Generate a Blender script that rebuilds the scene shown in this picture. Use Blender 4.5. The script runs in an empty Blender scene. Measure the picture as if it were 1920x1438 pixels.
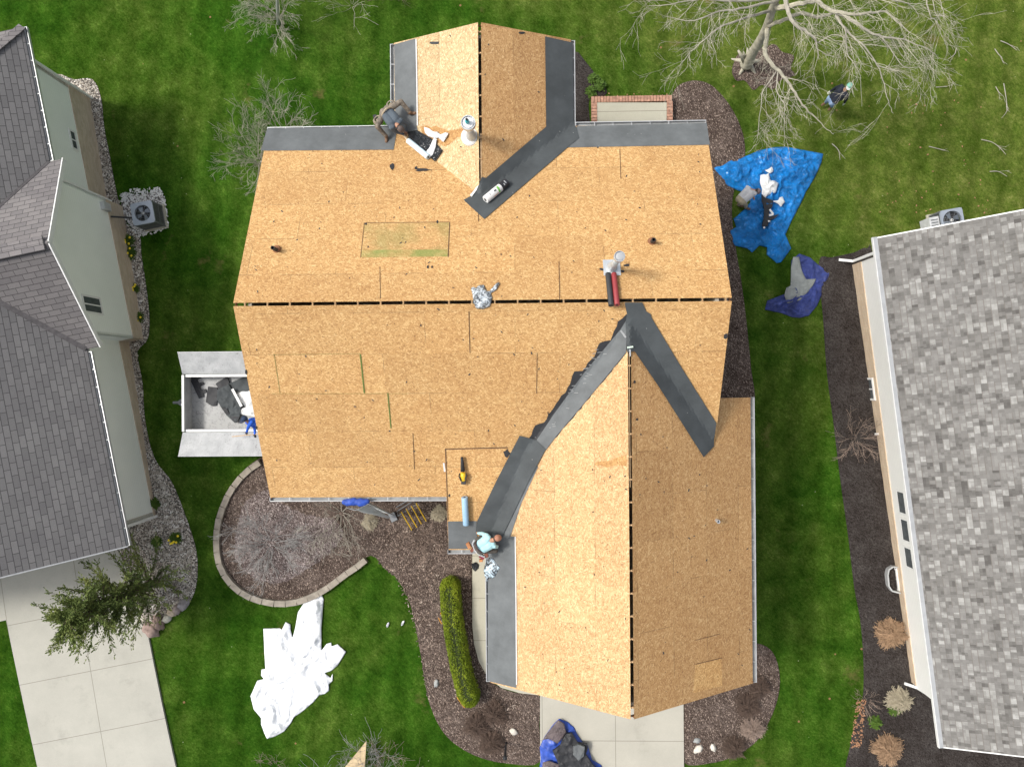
import bpy, bmesh, math, random
from mathutils import Vector, Matrix, noise, geometry
V = Vector
R = math.radians
random.seed(7)
S = bpy.context.scene
COL = S.collection

# ------------------------------------------------------------------ camera
H = 26.5                     # drone height above the lawn
FPX = 1331.0                 # focal length in pixels of the 1920 px photograph
NAD = (993.0, 722.0)         # pixel straight below the drone
ROLL = R(0.43)
zc = V((-(NAD[0]-960), (NAD[1]-719), FPX)).normalized()
xw = V((math.cos(ROLL), math.sin(ROLL), 0)); xw = (xw - zc*xw.dot(zc)).normalized()
yw = zc.cross(xw)
RM = Matrix((xw, yw, zc))    # camera space -> world space
cam = bpy.data.cameras.new('camera'); co = bpy.data.objects.new('camera', cam); COL.objects.link(co)
co.matrix_world = Matrix.Translation((0, 0, H)) @ RM.to_4x4()
cam.sensor_width = 36; cam.lens = FPX/1920*36; cam.clip_end = 2000; cam.clip_start = 0.5
S.camera = co

# ------------------------------------------------------------------ light
SUN_EL, SUN_DIR = R(52), V((1.0, -0.22))      # direction the light travels over the ground
w = bpy.data.worlds.new('World'); S.world = w; w.use_nodes = True
nt = w.node_tree; nt.nodes.clear()
sky = nt.nodes.new('ShaderNodeTexSky'); sky.sky_type = 'NISHITA'; sky.sun_disc = False
sky.sun_elevation = SUN_EL
sky.sun_rotation = math.atan2(-SUN_DIR.x, -SUN_DIR.y)
sky.air_density = 1.0; sky.dust_density = 4.0; sky.ozone_density = 1.0
bg = nt.nodes.new('ShaderNodeBackground'); bg.inputs[1].default_value = 0.15
ow = nt.nodes.new('ShaderNodeOutputWorld')
hs_ = nt.nodes.new('ShaderNodeHueSaturation'); hs_.inputs['Saturation'].default_value = 0.38    # thin high cloud: the sky light is nearly neutral
nt.links.new(sky.outputs[0], hs_.inputs['Color']); nt.links.new(hs_.outputs[0], bg.inputs[0]); nt.links.new(bg.outputs[0], ow.inputs[0])
sl = bpy.data.lights.new('sun', 'SUN'); sl.energy = 2.0; sl.angle = R(10); sl.color = (1, 0.955, 0.89)
so = bpy.data.objects.new('sun', sl); COL.objects.link(so)
d3 = V((SUN_DIR.normalized().x*math.cos(SUN_EL), SUN_DIR.normalized().y*math.cos(SUN_EL), -math.sin(SUN_EL)))
so.rotation_euler = d3.to_track_quat('-Z', 'Y').to_euler(); so.location = (-30, 8, 40)
S.view_settings.view_transform = 'Standard'; S.view_settings.look = 'None'
S.view_settings.exposure = 0.42; S.view_settings.gamma = 1

# ------------------------------------------------------------------ geometry helpers
def ss(a, b, x):
    t = min(1, max(0, (x-a)/(b-a))); return t*t*(3-2*t)
def G(x, y):
    """height of the ground: it climbs gently towards the street (south)"""
    yy = 14*math.tanh(y/14)
    k = 0.028 + 0.058*ss(-9, -14.5, x) if x < 0 else 0.028
    return -k*yy
def ray(px, py):
    return (RM @ V((px-960, -(py-719), -FPX))).normalized()
def P(px, py, z=0.0):
    d = ray(px, py); t = (z-H)/d.z; return V((0, 0, H)) + d*t
def PS(px, py, zf, dz=0.0):
    z = 0
    for _ in range(12):
        p = P(px, py, z); z = zf(p.x, p.y)+dz
    return P(px, py, z)
def PG(px, py, dz=0.0): return PS(px, py, G, dz)
def PW(px, py, p0, n):
    d = ray(px, py); o = V((0, 0, H)); return o + d*((V(p0)-o).dot(n)/d.dot(n))

class MB:
    def __init__(s): s.v = []; s.f = []
    def add(s, vs, fs):
        b = len(s.v); s.v += [tuple(q) for q in vs]; s.f += [tuple(i+b for i in f) for f in fs]; return s
    def box(s, c, size, rz=0, M=None):
        x, y, z = [q/2 for q in size]
        m = M if M is not None else Matrix.Rotation(rz, 3, 'Z')
        vs = [V(c)+m @ V((a*x, b*y, d*z)) for d in (-1, 1) for a, b in ((-1, -1), (1, -1), (1, 1), (-1, 1))]
        return s.add(vs, [(3, 2, 1, 0), (4, 5, 6, 7), (0, 1, 5, 4), (1, 2, 6, 5), (2, 3, 7, 6), (3, 0, 4, 7)])
    def beam(s, p, q, wd, ht, up=V((0, 0, 1))):
        p = V(p); q = V(q); d = (q-p); L = d.length; d.normalize()
        sx = d.cross(up)
        if sx.length < 1e-4: sx = V((1, 0, 0))
        sx.normalize(); u = sx.cross(d)
        return s.box((p+q)/2, (wd, L, ht), M=Matrix((sx, d, u)).transposed())
    def tube(s, pts, rad, n=6, cap=True):
        pts = [V(p) for p in pts]
        if not isinstance(rad, (list, tuple)): rad = [rad]*len(pts)
        b = len(s.v); t0 = (pts[1]-pts[0]).normalized()
        a = V((0, 0, 1)) if abs(t0.z) < .9 else V((1, 0, 0))
        u = t0.cross(a).normalized()
        for i, p in enumerate(pts):
            t = (pts[min(i+1, len(pts)-1)]-pts[max(i-1, 0)])
            if t.length < 1e-7: t = t0
            t = t.normalized(); u = (u-t*u.dot(t))
            if u.length < 1e-5: u = t.orthogonal()
            u.normalize(); w_ = t.cross(u)
            for k in range(n):
                an = 2*math.pi*k/n
                s.v.append(tuple(p+(u*math.cos(an)+w_*math.sin(an))*rad[i]))
        for i in range(len(pts)-1):
            for k in range(n):
                s.f.append((b+i*n+k, b+i*n+(k+1) % n, b+(i+1)*n+(k+1) % n, b+(i+1)*n+k))
        if cap:
            s.f.append(tuple(b+k for k in range(n))[::-1]); s.f.append(tuple(b+(len(pts)-1)*n+k for k in range(n)))
        return s
    def capsule(s, p, q, r1, r2=None, n=10):
        p = V(p); q = V(q); r2 = r1 if r2 is None else r2
        d = (q-p); d = d.normalized() if d.length > 1e-6 else V((0, 0, 1))
        pts = []; rr = []
        for a in (80, 55, 25): pts.append(p-d*r1*math.sin(R(a))); rr.append(r1*math.cos(R(a)))
        pts += [p, q+d*1e-4]; rr += [r1, r2]
        for a in (25, 55, 80): pts.append(q+d*r2*math.sin(R(a))); rr.append(r2*math.cos(R(a)))
        return s.tube(pts, rr, n)
    def ball(s, c, r, n=12, m=8, M=None, jit=0, seed=0):
        r = (r, r, r) if not isinstance(r, (tuple, list)) else r
        b = len(s.v); c = V(c)
        def pt(i, k):
            th = math.pi*i/m; ph = 2*math.pi*k/n
            q = V((math.sin(th)*math.cos(ph), math.sin(th)*math.sin(ph), math.cos(th)))
            f = 1+jit*noise.noise(q*1.7+V((seed*3.1, seed, 0))) if jit else 1
            q = V((q.x*r[0]*f, q.y*r[1]*f, q.z*r[2]*f))
            return c+(M @ q if M else q)
        s.v.append(tuple(pt(0, 0)))
        for i in range(1, m):
            for k in range(n): s.v.append(tuple(pt(i, k)))
        s.v.append(tuple(pt(m, 0))); L = len(s.v)-1
        for k in range(n):
            s.f.append((b, b+1+k, b+1+(k+1) % n)); s.f.append((L, L-n+(k+1) % n, L-n+k))
        for i in range(m-2):
            for k in range(n):
                a0 = b+1+i*n; s.f.append((a0+k, a0+n+k, a0+n+(k+1) % n, a0+(k+1) % n))
        return s
    def prism(s, poly, top, bot):
        """poly: xy list; top/bot: z functions"""
        if area(poly) < 0: poly = poly[::-1]
        n = len(poly)
        vs = [(p[0], p[1], top(p[0], p[1])) for p in poly]+[(p[0], p[1], bot(p[0], p[1])) for p in poly]
        fs = [tuple(range(n)), tuple(range(2*n-1, n-1, -1))]
        fs += [(i+n, (i+1) % n+n, (i+1) % n, i) for i in range(n)]
        return s.add(vs, fs)
    def lathe(s, c, prof, n=20, M=None):
        b = len(s.v); c = V(c)
        for r, z in prof:
            for k in range(n):
                a = 2*math.pi*k/n; q = V((r*math.cos(a), r*math.sin(a), z))
                s.v.append(tuple(c+(M @ q if M else q)))
        for i in range(len(prof)-1):
            for k in range(n):
                s.f.append((b+i*n+k, b+i*n+(k+1) % n, b+(i+1)*n+(k+1) % n, b+(i+1)*n+k))
        s.f.append(tuple(b+k for k in range(n))[::-1]); s.f.append(tuple(b+(len(prof)-1)*n+k for k in range(n)))
        return s
def area(p): return .5*sum(p[i][0]*p[(i+1) % len(p)][1]-p[(i+1) % len(p)][0]*p[i][1] for i in range(len(p)))

def root_loc(o):
    l = V((0, 0, 0))
    while o is not None: l = l+o.location; o = o.parent
    return l
def obj(name, mb, m, parent=None, smooth=False, tri=False, **kw):
    """one mesh object; mb is in world coordinates"""
    me = bpy.data.meshes.new(name); off = root_loc(parent) if parent else V((0, 0, 0))
    base = off
    if parent is None:
        xs = [q[0] for q in mb.v]; ys = [q[1] for q in mb.v]; zs = [q[2] for q in mb.v]
        base = V(((min(xs)+max(xs))/2, (min(ys)+max(ys))/2, min(zs)))
        if kw.pop('world', False): base = V((0, 0, 0))
    me.from_pydata([(q[0]-base.x, q[1]-base.y, q[2]-base.z) for q in mb.v], [], mb.f)
    me.update()
    if smooth: me.polygons.foreach_set('use_smooth', [True]*len(me.polygons))
    me.materials.append(m)
    o = bpy.data.objects.new(name, me); COL.objects.link(o)
    if parent: o.parent = parent
    else: o.location = base
    return o
def tag(o, label=None, cat=None, group=None, kind=None):
    if label: o['label'] = label
    if cat: o['category'] = cat
    if group: o['group'] = group
    if kind: o['kind'] = kind
    return o
def thing(name, label, cat, loc, group=None):
    o = bpy.data.objects.new(name, None); COL.objects.link(o); o.location = loc; o.empty_display_size = .3
    return tag(o, label, cat, group)

def smooth_poly(pts, n=5):
    """closed Catmull-Rom"""
    out = []; L = len(pts)
    for i in range(L):
        p0, p1, p2, p3 = [V((*pts[(i+k) % L][:2], 0)) for k in (-1, 0, 1, 2)]
        for j in range(n):
            t = j/n
            out.append(.5*((2*p1)+(p2-p0)*t+(2*p0-5*p1+4*p2-p3)*t*t+(3*p1-p0-3*p2+p3)*t**3))
    return [(q.x, q.y) for q in out]
def smooth_line(pts, n=5):
    pts = [V(p) for p in pts]; out = []
    for i in range(len(pts)-1):
        p0 = pts[max(i-1, 0)]; p1 = pts[i]; p2 = pts[i+1]; p3 = pts[min(i+2, len(pts)-1)]
        for j in range(n):
            t = j/n
            out.append(.5*((2*p1)+(p2-p0)*t+(2*p0-5*p1+4*p2-p3)*t*t+(3*p1-p0-3*p2+p3)*t**3))
    out.append(pts[-1]); return out
def inside(x, y, poly):
    c = False; j = len(poly)-1
    for i in range(len(poly)):
        xi, yi = poly[i]; xj, yj = poly[j]
        if (yi > y) != (yj > y) and x < (xj-xi)*(y-yi)/(yj-yi)+xi: c = not c
        j = i
    return c
def edist(x, y, poly):
    best = 1e9
    for i in range(len(poly)):
        x1, y1 = poly[i]; x2, y2 = poly[(i+1) % len(poly)]
        dx = x2-x1; dy = y2-y1; L = dx*dx+dy*dy
        t = max(0, min(1, ((x-x1)*dx+(y-y1)*dy)/L)) if L else 0
        d = (x-x1-t*dx)**2+(y-y1-t*dy)**2
        if d < best: best = d
    return math.sqrt(best)
def patch(poly, step, zf, edge_drop=None, seed=1):
    """poly (world xy) filled with a fine triangulation; zf(x,y,edge distance) gives z"""
    pts = []
    L = len(poly)
    for i in range(L):      # subdivide the outline
        a = V(poly[i]); b = V(poly[(i+1) % L]); n = max(1, int((b-a).length/step))
        for k in range(n): pts.append(a.lerp(b, k/n))
    bpoly = [(p.x, p.y) for p in pts]; nb = len(pts)
    rnd = random.Random(seed)
    x0 = min(p[0] for p in bpoly); x1 = max(p[0] for p in bpoly); y0 = min(p[1] for p in bpoly); y1 = max(p[1] for p in bpoly)
    y = y0; row = 0
    while y < y1:
        x = x0+(step/2 if row % 2 else 0)
        while x < x1:
            qx = x+rnd.uniform(-.2, .2)*step; qy = y+rnd.uniform(-.2, .2)*step
            if inside(qx, qy, poly) and edist(qx, qy, poly) > step*.45: pts.append(V((qx, qy)))
            x += step
        y += step*.87; row += 1
    r = geometry.delaunay_2d_cdt(pts, [], [list(range(nb))], 1, 1e-5)
    m = MB()
    m.v = [(p.x, p.y, zf(p.x, p.y, edist(p.x, p.y, poly))) for p in r[0]]
    for f in r[2]:
        if len(f) < 3: continue
        a = sum(r[0][f[i]].x*r[0][f[(i+1) % len(f)]].y-r[0][f[(i+1) % len(f)]].x*r[0][f[i]].y for i in range(len(f)))
        m.f.append(tuple(f) if a > 0 else tuple(f)[::-1])
    return m
def gpoly(px, dz=0): return [tuple(PG(a, b, dz).xy) for a, b in px]

# ------------------------------------------------------------------ materials
class NT:
    def __init__(s, name):
        s.m = bpy.data.materials.new(name); s.m.use_nodes = True; s.t = s.m.node_tree; s.t.nodes.clear()
        s.out = s.n('OutputMaterial'); s.b = s.n('BsdfPrincipled'); s.l(s.b.outputs[0], s.out.inputs[0])
        s.tc = s.n('TexCoord').outputs['Object']
    def n(s, t, **kw):
        nd = s.t.nodes.new('ShaderNode'+t)
        for k, v in kw.items():
            if isinstance(k, str) and hasattr(nd, k) and k not in ('inputs',): setattr(nd, k, v)
        return nd
    def l(s, a, b): s.t.links.new(a, b)
    def set(s, sock, v):
        if isinstance(v, bpy.types.NodeSocket): s.l(v, sock)
        else: sock.default_value = v
    def map(s, scale=(1, 1, 1), rot=0, loc=(0, 0, 0), src=None):
        m = s.n('Mapping'); s.l(src or s.tc, m.inputs[0])
        r = s.n('VectorRotate'); r.rotation_type = 'Z_AXIS'; s.l(src or s.tc, r.inputs['Vector']); r.inputs['Angle'].default_value = rot
        s.l(r.outputs[0], m.inputs[0])
        m.inputs['Scale'].default_value = scale; m.inputs['Location'].default_value = loc; return m.outputs[0]
    def noise(s, vec=None, scale=5, detail=4, rough=.55, dist=0):
        n = s.n('TexNoise'); s.l(vec or s.tc, n.inputs['Vector']); n.inputs['Scale'].default_value = scale
        n.inputs['Detail'].default_value = detail; n.inputs['Roughness'].default_value = rough; n.inputs['Distortion'].default_value = dist
        return n.outputs['Fac']
    def vor(s, vec=None, scale=5, out='Color', feature='F1', rnd=1):
        n = s.n('TexVoronoi'); n.feature = feature; s.l(vec or s.tc, n.inputs['Vector']); n.inputs['Scale'].default_value = scale
        n.inputs['Randomness'].default_value = rnd
        return n.outputs[out]
    def sep(s, col, ch=0):
        n = s.n('SeparateColor'); s.l(col, n.inputs[0]); return n.outputs[ch]
    def ramp(s, fac, stops, interp='LINEAR'):
        n = s.n('ValToRGB'); cr = n.color_ramp; cr.interpolation = interp
        while len(cr.elements) < len(stops): cr.elements.new(.5)
        for e, (p, c) in zip(cr.elements, stops):
            e.position = p; e.color = (*c, 1) if not isinstance(c, (int, float)) else (c, c, c, 1)
        s.set(n.inputs[0], fac); return n.outputs[0]
    def mix(s, fac, a, b, mode='MIX'):
        n = s.n('Mix'); n.data_type = 'RGBA'; n.blend_type = mode
        s.set(n.inputs[0], fac)
        for i, q in ((6, a), (7, b)):
            if isinstance(q, tuple): q = (*q, 1) if len(q) == 3 else q
            s.set(n.inputs[i], q)
        return n.outputs[2]
    def math(s, op, a, b=0, clamp=False):
        n = s.n('Math'); n.operation = op; n.use_clamp = clamp; s.set(n.inputs[0], a); s.set(n.inputs[1], b); return n.outputs[0]
    def bump(s, h, strength=.5, dist=.02):
        n = s.n('Bump'); s.l(h, n.inputs['Height']); n.inputs['Strength'].default_value = strength
        n.inputs['Distance'].default_value = dist; s.l(n.outputs[0], s.b.inputs['Normal'])
    def done(s, col, rough=.8, metal=0, spec=None):
        if isinstance(col, tuple): col = (*col, 1)
        s.set(s.b.inputs['Base Color'], col); s.set(s.b.inputs['Roughness'], rough); s.set(s.b.inputs['Metallic'], metal)
        if spec is not None: s.b.inputs['Specular IOR Level'].default_value = spec
        return s.m

def plain(name, col, rough=.6, metal=0, var=.12, scale=6, bump=0, bscale=40, spec=None):
    t = NT(name)
    n = t.noise(scale=scale, detail=5)
    c = t.mix(t.ramp(n, [(.3, 0), (.7, 1)]), tuple(q*(1-var) for q in col), tuple(min(1, q*(1+var)) for q in col))
    if bump: t.bump(t.noise(scale=bscale, detail=3), bump, .01)
    return t.done(c, rough, metal, spec)

def osb(name, rot=0, tint=(1, 1, 1), seams=True, green=False):
    t = NT(name)
    a = t.vor(t.map((13, 44, 13), rot+R(14)), 1)
    b = t.vor(t.map((14, 48, 14), rot-R(28)), 1)
    c = t.vor(t.map((11, 34, 11), rot+R(62)), 1)
    sel = t.noise(scale=16, detail=2)
    v = t.mix(t.ramp(sel, [(.45, 0), (.55, 1)]), t.sep(a, 0), t.sep(b, 0))
    v = t.mix(t.ramp(t.noise(t.map(loc=(9, 4, 0)), 11, 2), [(.52, 0), (.6, 1)]), v, t.sep(c, 0))
    f = t.noise(scale=55, detail=3, rough=.7)
    v = t.mix(.42, v, f)
    big = t.noise(scale=.7, detail=5, rough=.6)
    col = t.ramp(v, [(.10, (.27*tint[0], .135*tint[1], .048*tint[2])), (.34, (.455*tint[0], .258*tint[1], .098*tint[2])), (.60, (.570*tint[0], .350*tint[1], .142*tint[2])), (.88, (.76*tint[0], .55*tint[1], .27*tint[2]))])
    col = t.mix(t.ramp(big, [(.35, 0), (.7, .4)]), col, t.mix(1, col, (.88, .78, .68), 'MULTIPLY'))
    # weathered and water-stained areas
    st = t.noise(t.map((.9, 2.2, 1), rot, (3, 7, 0)), 1.1, 6, .65)
    col = t.mix(t.ramp(st, [(.6, 0), (.72, .3)]), col, t.mix(1, col, (.72, .58, .46), 'MULTIPLY'))
    # dark flecks of wood and felt left on the sheets
    vd = t.vor(scale=5.5, out='Distance'); vc = t.sep(t.vor(scale=5.5), 1)
    fl = t.math('MULTIPLY', t.math('LESS_THAN', vd, .085), t.math('GREATER_THAN', vc, .55))
    col = t.mix(t.math('MULTIPLY', fl, .75), col, (.09, .045, .025))
    vd = t.vor(t.map((5, 16, 5), rot+R(40)), scale=1, out='Distance'); vc = t.sep(t.vor(t.map((5, 16, 5), rot+R(40)), scale=1), 1)
    fl = t.math('MULTIPLY', t.math('LESS_THAN', vd, .16), t.math('GREATER_THAN', vc, .82))
    col = t.mix(t.math('MULTIPLY', fl, .5), col, (.12, .06, .03))
    if seams:
        br = t.n('TexBrick'); t.l(t.map((1, 1, 1), rot, (.4, .3, 0)), br.inputs['Vector'])
        br.inputs['Scale'].default_value = 1; br.inputs['Brick Width'].default_value = 2.44; br.inputs['Row Height'].default_value = 1.09
        br.inputs['Mortar Size'].default_value = .006; br.inputs['Mortar Smooth'].default_value = 0
        br.inputs['Color1'].default_value = (.89, .87, .85, 1); br.inputs['Color2'].default_value = (1.05, 1.05, 1.05, 1); br.inputs['Mortar'].default_value = (1, 1, 1, 1)
        col = t.mix(.8, col, br.outputs['Color'], 'MULTIPLY')
        mk = t.ramp(t.noise(scale=1.3, detail=3), [(.45, 0), (.6, .8)])
        col = t.mix(t.math('MULTIPLY', br.outputs['Fac'], mk), col, (.12, .07, .03))
    if green:
        g = t.ramp(t.noise(scale=1.5, detail=6), [(.38, .0), (.62, .75)]) if green == 1 else t.ramp(t.noise(scale=1.8, detail=5), [(.35, .35), (.6, 1)])
        col = t.mix(g, col, t.mix(.55 if green == 1 else .7, col, (.17, .21, .06) if green == 1 else (.14, .24, .05)))
    t.bump(v, .35, .004)
    return t.done(col, .82)

def felt(name, col, rough=.75):
    t = NT(name)
    n = t.noise(scale=1.6, detail=6, rough=.65)
    c = t.mix(t.ramp(n, [(.35, 0), (.7, 1)]), tuple(q*.82 for q in col), tuple(q*1.2 for q in col))
    sp = t.math('MULTIPLY', t.math('LESS_THAN', t.vor(scale=4, out='Distance'), .05), t.math('GREATER_THAN', t.sep(t.vor(scale=4), 2), .6))
    c = t.mix(t.math('MULTIPLY', sp, .6), c, (.4, .4, .38))
    wr = t.noise(t.map((1, 6, 1), R(8)), 2.5, 4)
    t.bump(wr, .35, .02)
    return t.done(c, rough, 0, .35)

def lawn_mat():
    t = NT('lawn_grass')
    big = t.noise(scale=.16, detail=4, rough=.6); mid = t.noise(scale=1.3, detail=8, rough=.75)
    fine = t.noise(t.map((1, 1.5, 1), .7), 10, 6, .85); tip = t.noise(t.map((1, 1.8, 1), .4), 38, 4, .8)
    v = t.math('ADD', t.math('MULTIPLY', mid, .32), t.math('ADD', t.math('MULTIPLY', fine, .38), t.math('MULTIPLY', tip, .30)))
    lush = t.ramp(v, [(.36, (.007, .027, .002)), (.45, (.018, .060, .005)), (.53, (.040, .103, .009)), (.63, (.115, .200, .028))])
    dry = t.ramp(v, [(.37, (.020, .045, .004)), (.46, (.058, .098, .012)), (.54, (.120, .155, .030)), (.64, (.30, .28, .11))])
    # the back garden on the right is thinner and yellower
    sx = t.n('SeparateXYZ'); t.l(t.tc, sx.inputs[0])
    d = t.math('ADD', t.math('MULTIPLY', sx.outputs[0], .11), t.math('MULTIPLY', sx.outputs[1], .11))
    d = t.math('ADD', d, t.math('MULTIPLY', t.math('SUBTRACT', big, .5), 1.6))
    f = t.ramp(d, [(.95, 0), (1.0, 0)])
    n = t.n('MapRange'); t.l(d, n.inputs[0]); n.inputs[1].default_value = 1.15; n.inputs[2].default_value = 2.1
    c = t.mix(n.outputs[0], lush, dry)
    c = t.mix(t.ramp(big, [(.42, 0), (.62, .45)]), c, dry)
    # mowing stripes
    wv = t.n('TexWave'); t.l(t.map((1, 1, 1), R(5)), wv.inputs[0]); wv.inputs['Scale'].default_value = .32; wv.inputs['Distortion'].default_value = 4.5; wv.inputs['Detail'].default_value = 5; wv.inputs['Detail Roughness'].default_value = .7
    c = t.mix(.55, c, t.ramp(wv.outputs['Fac'], [(0, .68), (1, 1.1)]), 'MULTIPLY')
    c = t.mix(.7, c, t.ramp(t.noise(t.map((1, 1.3, 1), .9, (7, 2, 0)), 3.3, 6, .8), [(.36, .66), (.52, 1.0), (.66, 1.35)]), 'MULTIPLY')
    # bare and straw spots
    ds = t.noise(t.map(loc=(40, 3, 0)), .55, 5, .7)
    c = t.mix(t.ramp(ds, [(.63, 0), (.74, .7)]), c, t.mix(fine, (.20, .16, .06), (.12, .085, .04)))
    # petals, fallen leaves
    vd = t.vor(scale=2.1, out='Distance'); vc = t.sep(t.vor(scale=2.1), 1)
    sp = t.math('MULTIPLY', t.math('LESS_THAN', vd, .04), t.math('GREATER_THAN', vc, .45))
    c = t.mix(t.math('MULTIPLY', sp, .6), c, (.42, .45, .26))
    vd = t.vor(t.map(loc=(5, 8, 0)), scale=1.2, out='Distance'); vc = t.sep(t.vor(t.map(loc=(5, 8, 0)), scale=1.2), 1)
    sp = t.math('MULTIPLY', t.math('LESS_THAN', vd, .05), t.math('GREATER_THAN', vc, .7))
    c = t.mix(t.math('MULTIPLY', sp, .8), c, (.30, .17, .09))
    t.bump(v, .9, .07)
    return t.done(c, .95, 0, .0)

def mulch_mat(name, a, b, c_, fleck=(.42, .33, .27), amt=.86):
    t = NT(name)
    v = t.sep(t.vor(t.map((1, 2.4, 1), .5), 17), 0); v2 = t.sep(t.vor(t.map((2.2, 1, 1), -.3), 26), 1)
    n = t.noise(scale=1.3, detail=5, rough=.65)
    m = t.mix(.5, v, v2)
    m = t.mix(.35, m, t.noise(scale=30, detail=4, rough=.7))
    col = t.ramp(m, [(.2, a), (.48, b), (.8, c_)])
    col = t.mix(t.ramp(n, [(.38, .55), (.62, 0)]), col, t.mix(1, col, (.45, .40, .38), 'MULTIPLY'))
    col = t.mix(t.math('GREATER_THAN', v2, amt+.06), col, fleck)
    t.bump(m, .9, .05)
    return t.done(col, .95, 0, .0)

def gravel_mat(name, stops, scale=21):
    t = NT(name)
    v = t.vor(scale=scale); d = t.vor(scale=scale, out='Distance')
    c = t.ramp(t.sep(v, 0), stops, 'CONSTANT' if False else 'LINEAR')
    c = t.mix(t.ramp(d, [(.42, 0), (.62, .9)]), c, (.06, .052, .044))
    c = t.mix(t.ramp(t.noise(scale=.8, detail=4), [(.4, .35), (.6, 0)]), c, t.mix(1, c, (.6, .55, .5), 'MULTIPLY'))
    t.bump(t.math('SUBTRACT', 1, d), .9, .04)
    return t.done(c, .85)

def concrete_mat(name, base=(.50, .49, .44), rot=0, jx=2.7, jy=3.1, off=(0, 0)):
    t = NT(name)
    n = t.noise(scale=.7, detail=6, rough=.65); f = t.noise(scale=30, detail=4, rough=.7)
    c = t.mix(t.ramp(n, [(.3, 0), (.7, 1)]), tuple(q*.86 for q in base), tuple(q*1.08 for q in base))
    c = t.mix(.25, c, t.ramp(f, [(.3, tuple(q*.75 for q in base)), (.7, tuple(q*1.15 for q in base))]))
    st = t.noise(t.map(loc=(11, 5, 0)), .9, 5, .7)
    c = t.mix(t.ramp(st, [(.56, 0), (.70, .38)]), c, tuple(q*.6 for q in base))
    br = t.n('TexBrick'); t.l(t.map((1, 1, 1), rot, (off[0], off[1], 0)), br.inputs['Vector']); br.offset = 0
    br.inputs['Scale'].default_value = 1; br.inputs['Brick Width'].default_value = jx; br.inputs['Row Height'].default_value = jy
    br.inputs['Mortar Size'].default_value = .014; br.inputs['Mortar Smooth'].default_value = .2
    c = t.mix(t.math('MULTIPLY', br.outputs['Fac'], .65), c, (.16, .15, .12))
    t.bump(f, .2, .005)
    return t.done(c, .88)

def shingle3(name, rot, a, b):
    t = NT(name)
    br = t.n('TexBrick'); t.l(t.map((1, 1, 1), rot), br.inputs['Vector'])
    br.inputs['Scale'].default_value = 1; br.inputs['Brick Width'].default_value = .40; br.inputs['Row Height'].default_value = .165
    br.inputs['Mortar Size'].default_value = .010; br.inputs['Mortar Smooth'].default_value = .3
    br.inputs['Color1'].default_value = (*a, 1); br.inputs['Color2'].default_value = (*b, 1); br.inputs['Mortar'].default_value = (a[0]*.42, a[1]*.42, a[2]*.42, 1)
    c = t.mix(.5, br.outputs['Color'], t.ramp(t.noise(scale=70, detail=2), [(.3, .65), (.7, 1.3)]), 'MULTIPLY')
    c = t.mix(t.ramp(t.noise(scale=.8, detail=4), [(.4, 0), (.7, .4)]), c, t.mix(1, c, (.78, .76, .80), 'MULTIPLY'))
    t.bump(t.math('SUBTRACT', 1, br.outputs['Fac']), .4, .01)
    return t.done(c, .9, 0, .2)

def shingle_arch(name, rot):
    t = NT(name)
    def brick(wd, row, off, loc, sq=1):
        br = t.n('TexBrick'); t.l(t.map((1, 1, 1), rot, loc), br.inputs['Vector']); br.offset = off; br.offset_frequency = 1
        br.squash = sq; br.squash_frequency = 2
        br.inputs['Scale'].default_value = 1; br.inputs['Brick Width'].default_value = wd; br.inputs['Row Height'].default_value = row
        br.inputs['Mortar Size'].default_value = .0; br.inputs['Color1'].default_value = (0, 0, 0, 1); br.inputs['Color2'].default_value = (1, 1, 1, 1)
        return t.sep(br.outputs['Color'], 0)
    a = brick(.17, .155, .37, (0, 0, 0), .7); b = brick(.27, .155, .61, (.1, 0, 0), .8); c3 = brick(.11, .0775, .43, (.7, 0, 0))
    v = t.math('ADD', t.math('MULTIPLY', a, .5), t.math('ADD', t.math('MULTIPLY', b, .3), t.math('MULTIPLY', c3, .2)))
    col = t.ramp(v, [(.10, (.098, .093, .087)), (.30, (.150, .145, .136)), (.46, (.182, .176, .166)), (.6, (.210, .204, .193)), (.76, (.268, .265, .250)), (.93, (.355, .352, .336))])
    # shadow band printed along the butt edge of each course
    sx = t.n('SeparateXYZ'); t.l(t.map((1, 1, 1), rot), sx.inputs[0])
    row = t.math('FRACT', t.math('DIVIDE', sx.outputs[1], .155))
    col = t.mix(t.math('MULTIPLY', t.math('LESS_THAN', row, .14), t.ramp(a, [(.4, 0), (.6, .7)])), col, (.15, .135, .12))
    col = t.mix(.45, col, t.ramp(t.noise(scale=80, detail=2), [(.3, .7), (.7, 1.25)]), 'MULTIPLY')
    col = t.mix(t.ramp(t.noise(scale=.5, detail=5), [(.45, 0), (.7, .35)]), col, t.mix(1, col, (.80, .79, .76), 'MULTIPLY'))
    t.bump(v, .5, .012)
    return t.done(col, .92, 0, .15)

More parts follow.
